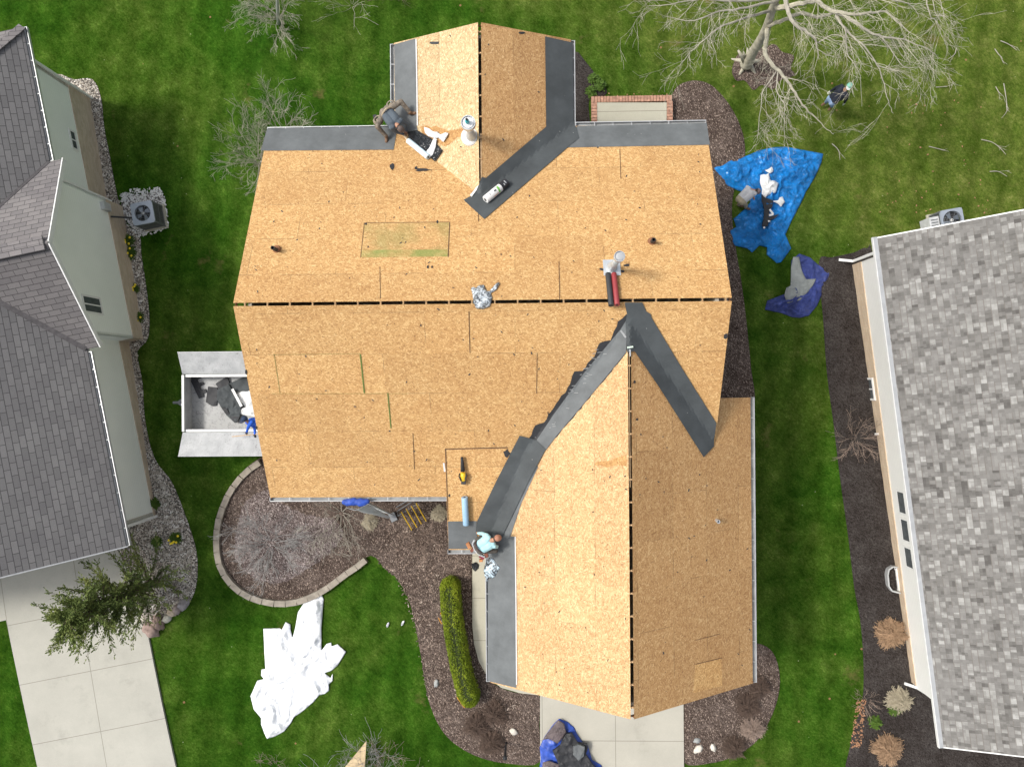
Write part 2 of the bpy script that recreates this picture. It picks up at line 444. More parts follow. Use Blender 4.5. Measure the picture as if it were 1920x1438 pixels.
def siding(name, col, pitch=.11):
    t = NT(name)
    sx = t.n('SeparateXYZ'); t.l(t.tc, sx.inputs[0])
    row = t.math('FRACT', t.math('DIVIDE', sx.outputs[2], pitch))
    c = t.mix(t.math('MULTIPLY', t.math('LESS_THAN', row, .12), .22), t.mix(t.noise(scale=1.2, detail=5), tuple(q*.93 for q in col), tuple(q*1.05 for q in col)), tuple(q*.5 for q in col))
    t.bump(row, .5, .012)
    return t.done(c, .55)
def brickm(name, a, b, rot=0):
    """wall brick, mapped with height as the row axis"""
    t = NT(name)
    sx = t.n('SeparateXYZ'); t.l(t.map(rot=rot), sx.inputs[0])
    cx = t.n('CombineXYZ'); t.l(sx.outputs[1], cx.inputs[0]); t.l(sx.outputs[2], cx.inputs[1])
    br = t.n('TexBrick'); t.l(cx.outputs[0], br.inputs['Vector']); br.inputs['Scale'].default_value = 1
    br.inputs['Brick Width'].default_value = .21; br.inputs['Row Height'].default_value = .072; br.inputs['Mortar Size'].default_value = .008
    br.inputs['Color1'].default_value = (*a, 1); br.inputs['Color2'].default_value = (*b, 1); br.inputs['Mortar'].default_value = (.45, .40, .32, 1)
    t.bump(t.math('SUBTRACT', 1, br.outputs['Fac']), .4, .01)
    return t.done(t.mix(.3, br.outputs['Color'], t.ramp(t.noise(scale=2, detail=4), [(.3, .7), (.7, 1.2)]), 'MULTIPLY'), .85)
def leafm(name, stops, scale=9):
    t = NT(name)
    n = t.mix(.6, t.noise(scale=scale, detail=4, rough=.7), t.noise(scale=1.7, detail=3))
    c = t.ramp(n, stops)
    t.b.inputs['Subsurface Weight'].default_value = 0
    return t.done(c, .7, 0, .25)
def tarpm(name, col, rough=.35, var=.25, ws=5, strength=.7):
    t = NT(name)
    n = t.noise(scale=ws, detail=5, rough=.6, dist=1.2)
    r = t.ramp(t.math('ABSOLUTE', t.math('SUBTRACT', n, .5)), [(0, 1), (.09, 0)])
    c = t.mix(t.ramp(t.noise(scale=2.2, detail=5), [(.35, 0), (.7, 1)]), tuple(q*(1-var) for q in col), tuple(min(.95, q*(1+var)) for q in col))
    t.bump(r, strength*.8, .03)
    return t.done(c, rough, 0, .5)

M = {}
M['osb'] = osb('osb_sheathing'); M['osb_y'] = osb('osb_sheathing_turned', R(90))
M['osb_e'] = osb('osb_sheathing_shaded', R(90), (.87, .85, .88)); M['osb_green'] = osb('osb_stained_green', 0, seams=False, green=1); M['osb_moss'] = osb('osb_green_edge', 0, seams=False, green=2)  # the east copy has the shade of the right-hand slopes in its tint
M['osb_w'] = osb('osb_sheathing_sunlit', R(90), (1.03, 1.12, 1.35))  # same boards, sunlight on the garage's left slope put into the tint
M['osb_n'] = osb('osb_sheathing_sunlit_wing', R(90), (1.02, 1.24, 1.65))  # same boards, stronger sunlight on the back wing's left slope tinted in
M['felt'] = felt('grey_underlayment', (.125, .135, .138)); M['felt_dark'] = felt('dark_underlayment', (.062, .070, .073))
M['felt_old'] = felt('old_black_felt', (.030, .031, .034), .6)
M['lawn'] = lawn_mat()
M['mulch'] = mulch_mat('brown_bark_mulch', (.042, .030, .024), (.125, .095, .080), (.27, .215, .182))
M['mulch_pink'] = mulch_mat('weathered_leaf_mulch', (.055, .042, .038), (.185, .148, .138), (.39, .33, .315), (.50, .43, .40), .80)
M['mulch_dark'] = mulch_mat('dark_mulch', (.026, .022, .020), (.060, .052, .048), (.105, .094, .088), (.24, .21, .195), .95)
M['gravel'] = gravel_mat('mixed_river_gravel', [(.0, (.28, .24, .20)), (.3, (.46, .41, .345)), (.55, (.60, .55, .47)), (.8, (.76, .71, .63)), (1, (.88, .85, .80))], 19)
M['white_rock'] = gravel_mat('white_marble_chips', [(.0, (.45, .43, .43)), (.4, (.68, .66, .65)), (1, (.88, .87, .85))], 15)
M['drive'] = concrete_mat('driveway_concrete', (.44, .42, .355), 0, 2.68, 3.2, (2.31, .25))
M['drive_l'] = concrete_mat('neighbour_driveway_concrete', (.43, .42, .365), R(-11), 2.8, 2.2, (3.85, .48))
M['walk'] = concrete_mat('walk_concrete', (.45, .43, .34), 0, 40, 1.55, (9, .1))
M['alu'] = plain('gutter_aluminium', (.50, .51, .51), .35, .35, .12, 3)
M['white'] = plain('white_paint', (.72, .72, .70), .45, 0, .05)
M['gutter_in'] = plain('gutter_trough', (.28, .29, .29), .6, 0, .3, 2)
M['truss'] = plain('truss_lumber', (.52, .36, .20), .8, 0, .2, 12)
M['rake'] = plain('rake_board', (.23, .10, .045), .8, 0, .3, 4)
M['dark'] = plain('attic_dark', (.02, .014, .01), .9)
M['housewall'] = siding('house_siding', (.50, .46, .38))
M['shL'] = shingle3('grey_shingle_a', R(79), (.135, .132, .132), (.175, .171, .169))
M['shLx'] = shingle3('grey_shingle_lit', R(-11), (.165, .155, .155), (.225, .21, .205))  # same shingles, lighter: brightness of the north faces put into the colour
M['shR'] = shingle_arch('architectural_shingle', R(83))
M['sidL'] = siding('pale_green_siding', (.86, .89, .84)); M['sidR'] = siding('white_siding', (.78, .78, .75))
M['brkL'] = brickm('tan_brick', (.46, .36, .26), (.56, .46, .35), R(11)); M['brkR'] = brickm('peach_brick', (.54, .40, .27), (.62, .49, .35), R(7))
M['glass'] = plain('window_glass', (.085, .095, .10), .06, 0, .2)
M['redbrick'] = plain('patio_brick', (.40, .22, .15), .85, 0, .35, 9)

# ------------------------------------------------------------------ ground
def build_ground():
    m = MB()
    xs = [-400, -200, -90, -45]+[-32+.5*i for i in range(129)]+[45, 90, 200, 400]
    ys = xs[:]
    for y in ys:
        for x in xs: m.v.append((x, y, G(x, y)+(.012*noise.noise(V((x*1.3, y*1.3, 0))))))
    n = len(xs)
    for j in range(n-1):
        for i in range(n-1):
            m.f.append((j*n+i, j*n+i+1, (j+1)*n+i+1, (j+1)*n+i))
    o = obj('lawn', m, M['lawn'], smooth=True, world=True); tag(o, kind='structure')
build_ground()

def bed(name, px, m, h=.05, amp=.035, step=.16, smooth=True, kind='structure', edge=.12):
    poly = gpoly(px)
    if smooth: poly = smooth_poly(poly, 4)
    mb = patch(poly, step, lambda x, y, e: G(x, y)+.022+(h+amp*(noise.noise(V((x*2.1, y*2.1, 3)))+.6*noise.noise(V((x*6, y*6, 1)))))*min(1, e/edge))
    o = obj(name, mb, M[m], smooth=True, world=True)
    return tag(o, kind=kind)
ring_px = [(492, 856), (455, 884), (427, 925), (411, 965), (405, 1010), (407, 1040), (417, 1071), (441, 1104), (482, 1127), (530, 1136), (570, 1130), (610, 1110), (655, 1073), (695, 1041)]
bed('mulch_bed', ring_px+[(722, 1066), (745, 1085), (765, 1120), (776, 1160), (786, 1210), (796, 1270), (806, 1320), (830, 1370), (862, 1400), (903, 1420), (950, 1430), (1011, 1428), (1011, 1360), (1011, 1303), (975, 1299), (940, 1289), (915, 1269), (893, 1221), (886, 1172), (885, 1100), (886, 1000), (890, 900), (880, 850), (700, 840), (540, 840)], 'mulch', step=.2)
bed('leaf_litter', [(486, 905), (452, 930), (432, 975), (424, 1020), (432, 1060), (460, 1092), (500, 1108), (545, 1105), (590, 1075), (640, 1040), (660, 1000), (640, 960), (590, 950), (540, 930), (512, 900)], 'mulch_pink', h=.075, step=.18, edge=.5)
bed('mulch_bed', [(1281, 1268), (1281, 1350), (1281, 1427), (1330, 1430), (1380, 1415), (1422, 1384), (1451, 1330), (1462, 1280), (1455, 1235), (1436, 1211), (1400, 1203), (1340, 1200), (1290, 1210)], 'mulch', step=.2)
bed('mulch_bed', [(1259, 190), (1270, 163), (1300, 152), (1332, 160), (1362, 190), (1385, 230), (1396, 270), (1394, 310), (1378, 350), (1372, 400), (1380, 470), (1390, 530), (1400, 610), (1408, 690), (1414, 760), (1380, 800), (1300, 700), (1280, 500), (1270, 350), (1262, 260)], 'mulch', step=.2)
bed('mulch_bed', [(1080, 98), (1095, 113), (1120, 145), (1138, 172), (1128, 182), (1104, 190), (1104, 250), (1060, 260), (1050, 180), (1055, 110)], 'mulch_dark', step=.2)
bed('mulch_bed', [(1535, 491), (1543, 600), (1550, 700), (1563, 800), (1575, 900), (1589, 1000), (1601, 1100), (1612, 1160), (1618, 1230), (1617, 1310), (1602, 1360), (1593, 1400), (1592, 1460), (1700, 1500), (2000, 1500), (2000, 1400), (1800, 1200), (1700, 900), (1640, 500), (1625, 466), (1600, 474), (1560, 483)], 'mulch_dark', step=.24)
bed('mulch_bed', [(1372, 132), (1384, 102), (1397, 108), (1412, 82), (1428, 90), (1452, 84), (1466, 98), (1488, 106), (1482, 128), (1489, 142), (1462, 152), (1450, 168), (1428, 160), (1412, 170), (1396, 152), (1380, 152)], 'mulch', h=.02, amp=.02, step=.18, edge=.8)
bed('gravel_bed', [(140, 150), (174, 150), (190, 185), (196, 240), (206, 290), (214, 335), (222, 372), (236, 420), (262, 442), (266, 480), (275, 540), (281, 600), (277, 636), (260, 656), (259, 672), (268, 720), (273, 790), (291, 860), (322, 902), (346, 960), (366, 1020), (371, 1065), (365, 1110), (345, 1140), (302, 1166), (282, 1186), (264, 1172), (250, 1140), (236, 1070), (215, 1020), (165, 960), (150, 640), (120, 300), (100, 150)], 'gravel', h=.035, step=.22)
bed('white_rock_bed', [(232, 362), (265, 366), (300, 357), (309, 372), (312, 398), (315, 425), (290, 433), (262, 441), (249, 430), (236, 410), (228, 385)], 'white_rock', h=.06, step=.08, smooth=False)
# loose stones on both stone beds
def pebbles(name, px, n, m, r0, r1, seed):
    poly = gpoly(px); rnd = random.Random(seed); mb = MB()
    x0 = min(p[0] for p in poly); x1 = max(p[0] for p in poly); y0 = min(p[1] for p in poly); y1 = max(p[1] for p in poly); k = 0
    while k < n:
        x = rnd.uniform(x0, x1); y = rnd.uniform(y0, y1)
        if not inside(x, y, poly): continue
        k += 1; r = rnd.uniform(r0, r1); a = rnd.uniform(0, 6.28)
        c = V((x, y, G(x, y)+.075)); ca = math.cos(a)*r; sa = math.sin(a)*r; q = rnd.uniform(.6, .9)
        b = len(mb.v)
        mb.v += [(c.x+ca, c.y+sa, c.z), (c.x-sa*q, c.y+ca*q, c.z), (c.x-ca, c.y-sa, c.z), (c.x+sa*q, c.y-ca*q, c.z), (c.x+sa*.2, c.y, c.z+r*.6), (c.x, c.y, c.z-r*.5)]
        mb.f += [(b, b+1, b+4), (b+1, b+2, b+4), (b+2, b+3, b+4), (b+3, b, b+4)]
    return tag(obj(name, mb, m, world=True), kind='stuff')
def cellm(name, stops):
    t = NT(name); return t.done(t.ramp(t.sep(t.vor(scale=9), 0), stops), .8)
tag(pebbles('gravel', [(145, 155), (172, 155), (193, 240), (210, 330), (225, 400), (262, 450), (278, 600), (260, 650), (262, 700), (270, 790), (290, 865), (342, 960), (366, 1030), (366, 1100), (335, 1140), (280, 1170), (250, 1080), (230, 990), (270, 960), (255, 860), (225, 640), (250, 630), (230, 380), (187, 350), (165, 180)], 5200, cellm('pebble_mix', [(0, (.22, .19, .16)), (.4, (.42, .37, .31)), (.75, (.62, .57, .50)), (1, (.82, .79, .74))]), .022, .045, 3), 'rounded grey and tan pebbles lying beside the left house', 'gravel')
tag(pebbles('marble_chips', [(226, 366), (246, 356), (300, 352), (312, 372), (318, 428), (290, 440), (256, 446), (238, 420)], 800, M['white'], .03, .055, 4), 'white marble chips round the air conditioner by the left house', 'stones')
tag(pebbles('wood_chips', [(700, 1045), (745, 1090), (775, 1170), (800, 1300), (850, 1390), (1005, 1420), (1005, 1310), (940, 1295), (890, 1225), (880, 1050), (835, 1040), (830, 960), (700, 960)], 2600, cellm('chip_mix', [(0, (.05, .034, .026)), (.6, (.17, .125, .10)), (.9, (.32, .24, .19)), (1, (.5, .42, .35))]), .02, .05, 5), 'loose bark chips scattered over the front mulch bed', 'bark chips')

def slab(name, px, m, h=.05, dz=0, kind='structure'):
    poly = gpoly(px); mb = MB(); mb.prism(poly, lambda x, y: G(x, y)+.03+h, lambda x, y: G(x, y)-.1)
    return tag(obj(name, mb, M[m], world=True), kind=kind)
def slabgrid(name, px, m, h=.07):
    poly = gpoly(px); mb = patch(poly, .6, lambda x, y, e: G(x, y)+h)
    n = len(mb.v)
    # skirt
    out = []
    L = len(poly)
    for i in range(L):
        a = poly[i]; b = poly[(i+1) % L]
        out.append((a, b))
    for a, b in out:
        k = len(mb.v); mb.v += [(a[0], a[1], G(*a)+h), (b[0], b[1], G(*b)+h), (b[0], b[1], G(*b)-.05), (a[0], a[1], G(*a)-.05)]
        mb.f.append((k, k+1, k+2, k+3))
    return tag(obj(name, mb, M[m], world=True), kind='structure')
slabgrid('driveway', [(1012, 1130), (1279, 1130), (1282, 1500), (1013, 1500)], 'drive', .085)
slabgrid('driveway', [(-200, 1040), (-200, 1210), (14, 1161), (78, 1460), (337, 1460), (279, 1187), (262, 1160), (238, 1062), (222, 1030), (150, 960)], 'drive_l', .075)
walk_px = [(886, 960), (886, 1040), (886, 1172), (889, 1205), (898, 1238), (915, 1268), (940, 1287), (975, 1297), (1011, 1301), (1011, 1200), (960, 1200), (960, 960)]
slabgrid('front_walk', walk_px, 'walk', .09)
# back patio
pt = thing('patio', 'small concrete patio with brick border behind the house', 'patio', PG(1182, 210))
o1 = gpoly([(1107, 188), (1258, 188), (1258, 270), (1107, 270)]); i1 = gpoly([(1118, 199), (1247, 199), (1247, 270), (1118, 270)])
mb = MB(); mb.prism(i1, lambda x, y: .07, lambda x, y: -.3); obj('slab', mb, M['walk'], pt)
mb = MB(); rnd = random.Random(5)
y1 = o1[0][1]; yi = i1[0][1]; x = o1[0][0]
while x < o1[1][0]-.05:
    mb.box((x+.055, (y1+yi)/2, .03+rnd.uniform(-.004, .004)), (.10, abs(y1-yi)-.01, .12)); x += .115
for (xa, xb) in ((o1[0][0], i1[0][0]), (i1[1][0], o1[1][0])):
    y = yi
    while y > o1[2][1]:
        mb.box(((xa+xb)/2, y-.055, .03+rnd.uniform(-.004, .004)), (abs(xb-xa)-.01, .10, .12)); y -= .115
obj('brick_border', mb, M['redbrick'], pt)

# ------------------------------------------------------------------ the house being re-roofed
def pl(z0, a, b, x0=0, y0=0): return lambda x, y: z0+a*(x-x0)+b*(y-y0)
RY = 2.215; PM = .473
MBk = pl(7.7, 0, -PM, 0, RY); MF = pl(7.7, 0, PM, 0, RY)
GX = 2.68; PGr = .60
GL = pl(7.45, PGr, 0, GX); GR = pl(7.45, -PGr, 0, GX)
NX = -1.36; PN = .426
NL = pl(6.18, PN, 0, NX); NR = pl(6.18, -PN, 0, NX)
PF = pl(5.75, 0, .25, 0, -1.84)
XL, XR = -7.92, 5.34; YB, YF = 7.80, -3.36
GXL, GXR, GYF, GYB = GX-3.92, GX+3.92, -8.95, -.42
NXL, NXR, NYB = NX-2.68, NX+2.68, 10.42
PXL, PYF = -2.50, -4.98
house = thing('house', 'stripped house with bare tan roof sheathing in the middle of the photo', 'house', (-1.2, -1, 0))
def deck(poly, zf, m, t=.022, name='roof_deck', lift=0):
    mb = MB(); mb.prism(poly, lambda x, y: zf(x, y)+lift, lambda x, y: zf(x, y)+lift-t); return obj(name, mb, M[m], house)
g = .045   # half ridge slot
# where the garage roof meets the main roof, and the back wing meets it
def vy_front(x):  # y where MF == garage plane
    z = min(GL(x, 0), GR(x, 0)); return RY-(7.7-z)/PM
def vy_back(x):
    z = min(NL(x, 0), NR(x, 0)); return RY+(7.7-z)/PM
# valley of garage left slope with porch plane
def vy_porch(x): return -1.84+(GL(x, 0)-5.75)/.25
xv = GX-(7.45-5.75)/PGr    # x where GL = 5.75 (all three planes meet)
deck([(XL, RY+g), (XR, RY+g), (XR, YB), (NXR+.05, YB), (NXR-.1, vy_back(NXR-.1)-.05), (NX, vy_back(NX)+.12), (NXL+.1, vy_back(NXL+.1)-.05), (NXL-.02, YB), (XL, YB)][::1], MBk, 'osb')
deck([(XL, YF), (PXL, YF), (PXL, -1.84), (xv+.05, -1.88), (GX, vy_front(GX)-.15), (XR, vy_front(XR)-.15), (XR, RY-g), (XL, RY-g)], MF, 'osb')
deck([(PXL, PYF), (GXL+.06, PYF), (xv, -1.84), (PXL, -1.84)], PF, 'osb', lift=.02)
gg = .046
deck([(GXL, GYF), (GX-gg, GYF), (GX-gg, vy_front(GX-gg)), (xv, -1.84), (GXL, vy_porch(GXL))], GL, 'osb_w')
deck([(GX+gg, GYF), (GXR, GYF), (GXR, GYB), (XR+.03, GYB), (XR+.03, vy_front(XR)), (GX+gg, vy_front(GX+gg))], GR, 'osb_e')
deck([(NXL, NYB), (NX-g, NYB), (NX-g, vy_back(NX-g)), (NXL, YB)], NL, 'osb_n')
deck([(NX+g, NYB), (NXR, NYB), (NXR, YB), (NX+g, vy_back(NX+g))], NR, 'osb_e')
# walls under the roof
mb = MB()
mb.prism([(XL+.35, YF+.4), (PXL+.3, YF+.4), (GXL+.4, -1.5), (XR-.3, -1.5), (XR-.3, YB-.4), (XL+.35, YB-.4)], lambda x, y: 4.75, lambda x, y: -.6)
mb.prism([(GXL+.4, GYF+.3), (GXR-.4, GYF+.3), (GXR-.4, GYB-.2), (GXL+.4, GYB-.2)], lambda x, y: 4.78, lambda x, y: -.6)
mb.prism([(NXL+.4, NYB-.3), (NXR-.4, NYB-.3), (NXR-.4, YB-1), (NXL+.4, YB-1)], lambda x, y: 4.72, lambda x, y: -.6)
obj('wall', mb, M['housewall'], house)
def gable(pts, thick, ax):
    m_ = MB(); n = len(pts)
    off = V((thick, 0, 0)) if ax == 'x' else V((0, thick, 0))
    m_.add([V(p) for p in pts]+[V(p)+off for p in pts], [tuple(range(n)), tuple(range(2*n-1, n-1, -1))]+[(i, i+n, (i+1) % n+n, (i+1) % n) for i in range(n)]); return m_
for x_, th in ((XL+.36, .1), (XR-.41, .1)):
    obj('gable_wall', gable([(x_, YF+.4, 4.75), (x_, YB-.4, 4.75), (x_, RY, 7.7-.12)], th, 'x'), M['housewall'], house)
obj('gable_wall', gable([(GXL+.4, GYF+.3, 4.78), (GXR-.4, GYF+.3, 4.78), (GX, GYF+.3, 7.32)], .1, 'y'), M['housewall'], house)
obj('gable_wall', gable([(NXL+.4, NYB-.4, 4.72), (NXR-.4, NYB-.4, 4.72), (NX, NYB-.4, 6.06)], .1, 'y'), M['housewall'], house)
# garage door, front windows and entrance on the walls under the eaves
mb = MB()
for k in range(4): mb.box((GX+.30, GYF+.27, .62+.56*k), (4.9, .05, .545))
obj('garage_door', mb, M['white'], house)
def hwin(x, y, z, wd, ht, ax='y', s_=-1):
    mb = MB(); a = (lambda u, v, w1, h1: mb.box((x+u, y, z+v), (w1, .08, h1))) if ax == 'y' else (lambda u, v, w1, h1: mb.box((x, y+u, z+v), (.08, w1, h1)))
    a(-wd/2, 0, .09, ht+.09); a(wd/2, 0, .09, ht+.09); a(0, ht/2, wd-.09, .09); a(0, -ht/2, wd-.09, .09); a(0, 0, wd-.09, .05)
    f = obj('window', mb, M['white'], house); mb = MB(); a = (wd-.08, .05, ht-.08) if ax == 'y' else (.05, wd-.08, ht-.08); mb.box((x, y, z), a); obj('pane', mb, M['glass'], f)
for x_ in (-6.4, -4.2):
    for z_ in (1.7, 3.9): hwin(x_, YF+.39, z_, 1.2, 1.4)
hwin(GX, GYF+.29, 4.1, 1.6, 1.1)
for z_ in (1.7, 3.9):
    for y_ in (0.2, 4.6): hwin(XR-.29, y_+.6, z_, 1.1, 1.3, 'x'); hwin(XL+.34, y_, z_, 1.1, 1.3, 'x')
for x_ in (3.9, -6.2): hwin(x_, YB-.39, 3.9, 1.3, 1.3)
mb = MB(); mb.box((-.95+GXL, PYF+3.4, 1.25), (.95, .06, 2.1)) if False else mb.box((GXL+.39, -5.6, 1.25), (.05, .95, 2.1)); obj('front_door', mb, M['rake'], house)
# rake boards just under the sheathing edge
def rake(p, q, zf, nm='rake_board', w_=.03, h_=.17):
    a = V((p[0], p[1], zf(*p)-.022-h_/2-.003)); b = V((q[0], q[1], zf(*q)-.022-h_/2-.003)); mb = MB(); mb.beam(a, b, w_, h_); return obj(nm, mb, M['rake'], house)
rake((XL+.02, YF), (XL+.02, RY-.02), MF); rake((XL+.02, RY+.02), (XL+.02, YB), MBk)
rake((XR-.02, -1.6), (XR-.02, RY-.02), MF); rake((XR-.02, RY+.02), (XR-.02, YB), MBk)
rake((GXL, GYF+.02), (GX-.03, GYF+.02), GL); rake((GX+.03, GYF+.02), (GXR, GYF+.02), GR)
rake((NXL, NYB-.02), (NX-.03, NYB-.02), NL); rake((NX+.03, NYB-.02), (NXR, NYB-.02), NR)
rake((XR+.05, GYB-.02), (GXR, GYB-.02), GR); rake((PXL+.02, PYF), (PXL+.02, -1.9), PF, 'porch_fascia')
# truss peaks seen through the open ridge slots
def trusses(p0, p1, zr, across):
    p0 = V(p0); p1 = V(p1); n = int((p1-p0).length/.61); d = (p1-p0).normalized()
    for i in range(n+1):
        c = p0+d*(.3+.61*i)
        if (c-p0).length > (p1-p0).length: break
        mb = MB(); sl_ = .45
        if across == 'y':
            mb.beam((c.x, c.y-.45, zr-.14-.2), (c.x, c.y, zr-.07), .04, .09); mb.beam((c.x, c.y, zr-.07), (c.x, c.y+.45, zr-.14-.2), .04, .09)
        else:
            mb.beam((c.x-.45, c.y, zr-.14-.24), (c.x, c.y, zr-.07), .04, .09); mb.beam((c.x, c.y, zr-.07), (c.x+.45, c.y, zr-.14-.24), .04, .09)
        obj('truss', mb, M['truss'], house)
trusses((XL, RY, 0), (XR, RY, 0), 7.7, 'y'); trusses((GX, GYF, 0), (GX, vy_front(GX), 0), 7.45, 'x'); trusses((NX, 5.6, 0), (NX, NYB, 0), 6.18, 'x')
mb = MB(); mb.box((GX-.004, vy_front(GX)-2.3, 7.30), (.026, 4.3, .13)); obj('ridge_board', mb, M['truss'], house)
mb = MB(); mb.box((NX+.015, 6.4, 6.05), (.03, 1.7, .12)); obj('ridge_board', mb, M['truss'], house)

# gutters
def gutter(p, q, out, parent, z, w_=.13, d_=.10, hang=.61, mt=None, ends=True, inner=None):
    """open trough from p to q (xy), out = outward xy unit, z = rim height"""
    p = V((*p, z)); q = V((*q, z)); o_ = V((*out, 0)).normalized(); L = (q-p).length; t = (q-p).normalized()
    mb = MB(); up = V((0, 0, 1)); c = (p+q)/2
    def bar(off, zz, ww, hh): mb.beam(p+o_*off+up*zz, q+o_*off+up*zz, ww, hh)
    bar(w_-.012, -.01, .024, .02); bar(w_-.004, -d_/2-.01, .006, d_-.02); bar(.004, -d_/2-.01, .006, d_-.02)
    if ends:
        for e in (p, q): mb.beam(e+up*(-d_/2)+t*(0), e+o_*w_+up*(-d_/2), .012, d_+.01)
    n = int(L/hang)
    for i in range(1, n+1):
        a = p+t*(i*L/(n+1)); mb.beam(a+up*(-.004), a+o_*(w_-.02)+up*(-.004), .02, .008)
    g_ = obj('gutter', mb, mt or M['alu'], parent)
    mb = MB(); mb.beam(p+o_*(w_/2)+up*(-d_+.003), q+o_*(w_/2)+up*(-d_+.003), w_-.012, .006)
    if parent is not None: obj('trough', mb, inner or M['gutter_in'], g_)
    return g_
ze = MF(0, YF)-.03
gutter((XL-.02, YF), (PXL-.03, YF), (0, -1), house, ze); gutter((XL-.02, YB), (NXL-.02, YB), (0, 1), house, ze)
gutter((NXR+.14, YB), (XR+.02, YB), (0, 1), house, ze)
gutter((NXL, YB+.16), (NXL, NYB-.02), (-1, 0), house, NL(NXL, 0)-.03); gutter((NXR, YB), (NXR, NYB-.02), (1, 0), house, NR(NXR, 0)-.03)
gutter((GXL, GYF+.02), (GXL, PYF-.25), (-1, 0), house, GL(GXL, 0)-.03, w_=.14); gutter((GXR, GYF+.02), (GXR, GYB), (1, 0), house, GR(GXR, 0)-.03)
gutter((PXL-.02, PYF), (GXL-.45, PYF), (0, -1), house, PF(0, PYF))

# underlayment sheets laid over the planes
def zfront(x, y): return max(MF(x, y), min(GL(x, y), GR(x, y)), PF(x, y)+.022 if (y < -1.8 and x < xv+.1) else -9)
def zback(x, y): return max(MBk(x, y), min(NL(x, y), NR(x, y)))
def zhouse(x, y): return zfront(x, y) if y < RY else zback(x, y)
def membrane(px, zf, m, lift=.010, step=.14, name='underlayment', ragged=0, wr=.004, parent=None):
    poly = [tuple(PS(a, b, zf, lift).xy) for a, b in px]
    if ragged:
        out = []
        for i in range(len(poly)):
            a = V(poly[i]); b = V(poly[(i+1) % len(poly)]); n = max(1, int((b-a).length/.12))
            for k in range(n):
                q = a.lerp(b, k/n); nn = V((b-a).y, -(b-a).x) if False else V(((b-a).y, -(b-a).x)).normalized()
                out.append(tuple(q+nn*random.uniform(-ragged, ragged)))
        poly = out
    mb = patch(poly, step, lambda x, y, e: zf(x, y)+lift+wr*(1+noise.noise(V((x*3, y*3, 0)))))
    return obj(name, mb, M[m], parent or house, smooth=False)
membrane([(501, 241), (600, 240), (736, 238), (744, 246), (738, 281), (489, 283)], MBk, 'felt')
membrane([(739, 84), (779, 73), (781, 236), (783, 244), (765, 250), (744, 246), (741, 238)], NL, 'felt')
membrane([(1081, 237), (1325, 231), (1331, 272), (1062, 277), (1085, 258)], MBk, 'felt', lift=.008)
membrane([(1022, 69), (1073, 80), (1076, 234), (1081, 239), (1086, 259), (1064, 277), (908, 411), (883, 388), (869, 375), (884, 367), (899, 345), (903, 332), (911, 334), (1024, 238)], zback, 'felt_dark', lift=.022, step=.10)
def z6(pts): return [(960+a/4.174, 560+b/4.174) for a, b in pts]
def z7(pts): return [(800+a/4.958, 820+b/4.958) for a, b in pts]
membrane(z6([(895, 118), (830, 180), (770, 320), (680, 345), (640, 450), (550, 562), (490, 570), (440, 700), (340, 820), (250, 970), (180, 990), (130, 1100), (200, 1112), (262, 1187), (350, 1075), (560, 830), (893, 425), (905, 180)]), zfront, 'felt_old', lift=.010, step=.09, ragged=.025)
membrane(z6([(900, 160), (850, 240), (560, 585), (330, 900), (190, 1110), (262, 1187), (350, 1070), (560, 825), (893, 420)]), zfront, 'felt', lift=.028, step=.09)
membrane(z6([(880, 30), (1020, 30), (1050, 100), (1085, 120), (1092, 150), (1330, 545), (1600, 975), (1580, 1155), (1500, 1240), (1150, 690), (960, 412), (900, 420), (890, 170), (900, 120)]), zfront, 'felt_dark', lift=.040, step=.09)
membrane(z7([(1020, 250), (1035, 275), (880, 610), (780, 915), (700, 930), (690, 900)]), zfront, 'felt', lift=.012, step=.1)
membrane(z7([(864, -16), (1014, 22), (1106, 108), (952, 400), (700, 925), (560, 960), (455, 872), (470, 775), (650, 400), (830, 50)]), zfront, 'felt_dark', lift=.050, step=.09)
membrane(z7([(197, 780), (465, 776), (458, 872), (480, 960), (400, 1036), (203, 1036)]), lambda x, y: PF(x, y)+.022, 'felt', lift=.010)
membrane([(905, 1012), (941, 1004), (965, 1006), (968, 1289), (914, 1276), (915, 1085)], zfront, 'felt', lift=.016)
M['osb_smudge'] = osb('osb_smudged', R(90), (.80, .74, .66), seams=False); M['osb_fresh'] = osb('osb_fresh_sheet', R(90), (1.02, 1.0, .96), seams=False)
membrane(z6([(650, 1280), (700, 1262), (770, 1262), (890, 1225), (893, 1310), (820, 1296), (740, 1312), (655, 1304)]), GL, 'osb_smudge', lift=.003, step=.2, name='water_stain', wr=0, ragged=.03)
membrane([(1304, 1245), (1353, 1233), (1354, 1285), (1300, 1299)], GR, 'osb_fresh', lift=.003, step=.3, name='patch_sheet', wr=0)
membrane([(787, 240), (800, 236), (840, 243), (866, 240), (873, 258), (850, 262), (836, 274), (824, 268), (800, 262)], NL, 'osb_smudge', lift=.003, step=.15, name='water_stain', wr=0, ragged=.05)
# pale scuffs where old felt was pulled off the valley
mb = MB(); rs = random.Random(4)
for k in range(30):
    t_ = rs.random(); a, b = z6([(690-t_*440+rs.uniform(-40, 50), 400+t_*640+rs.uniform(-10, 10))])[0]; q = PS(a, b, zfront, .048); L_ = rs.uniform(.03, .12)
    mb.beam(q, PS(a+L_*62, b+rs.uniform(-1, 1), zfront, .048), .014, .003)
for a, b in z6([(850, 250), (862, 265), (875, 285)]): mb.beam(PS(a, b, zfront, .05), PS(a+4, b+5, zfront, .05), .05, .003)
tag(obj('adhesive_marks', mb, plain('dusty_adhesive', (.27, .28, .28), .8), house), kind='stuff')
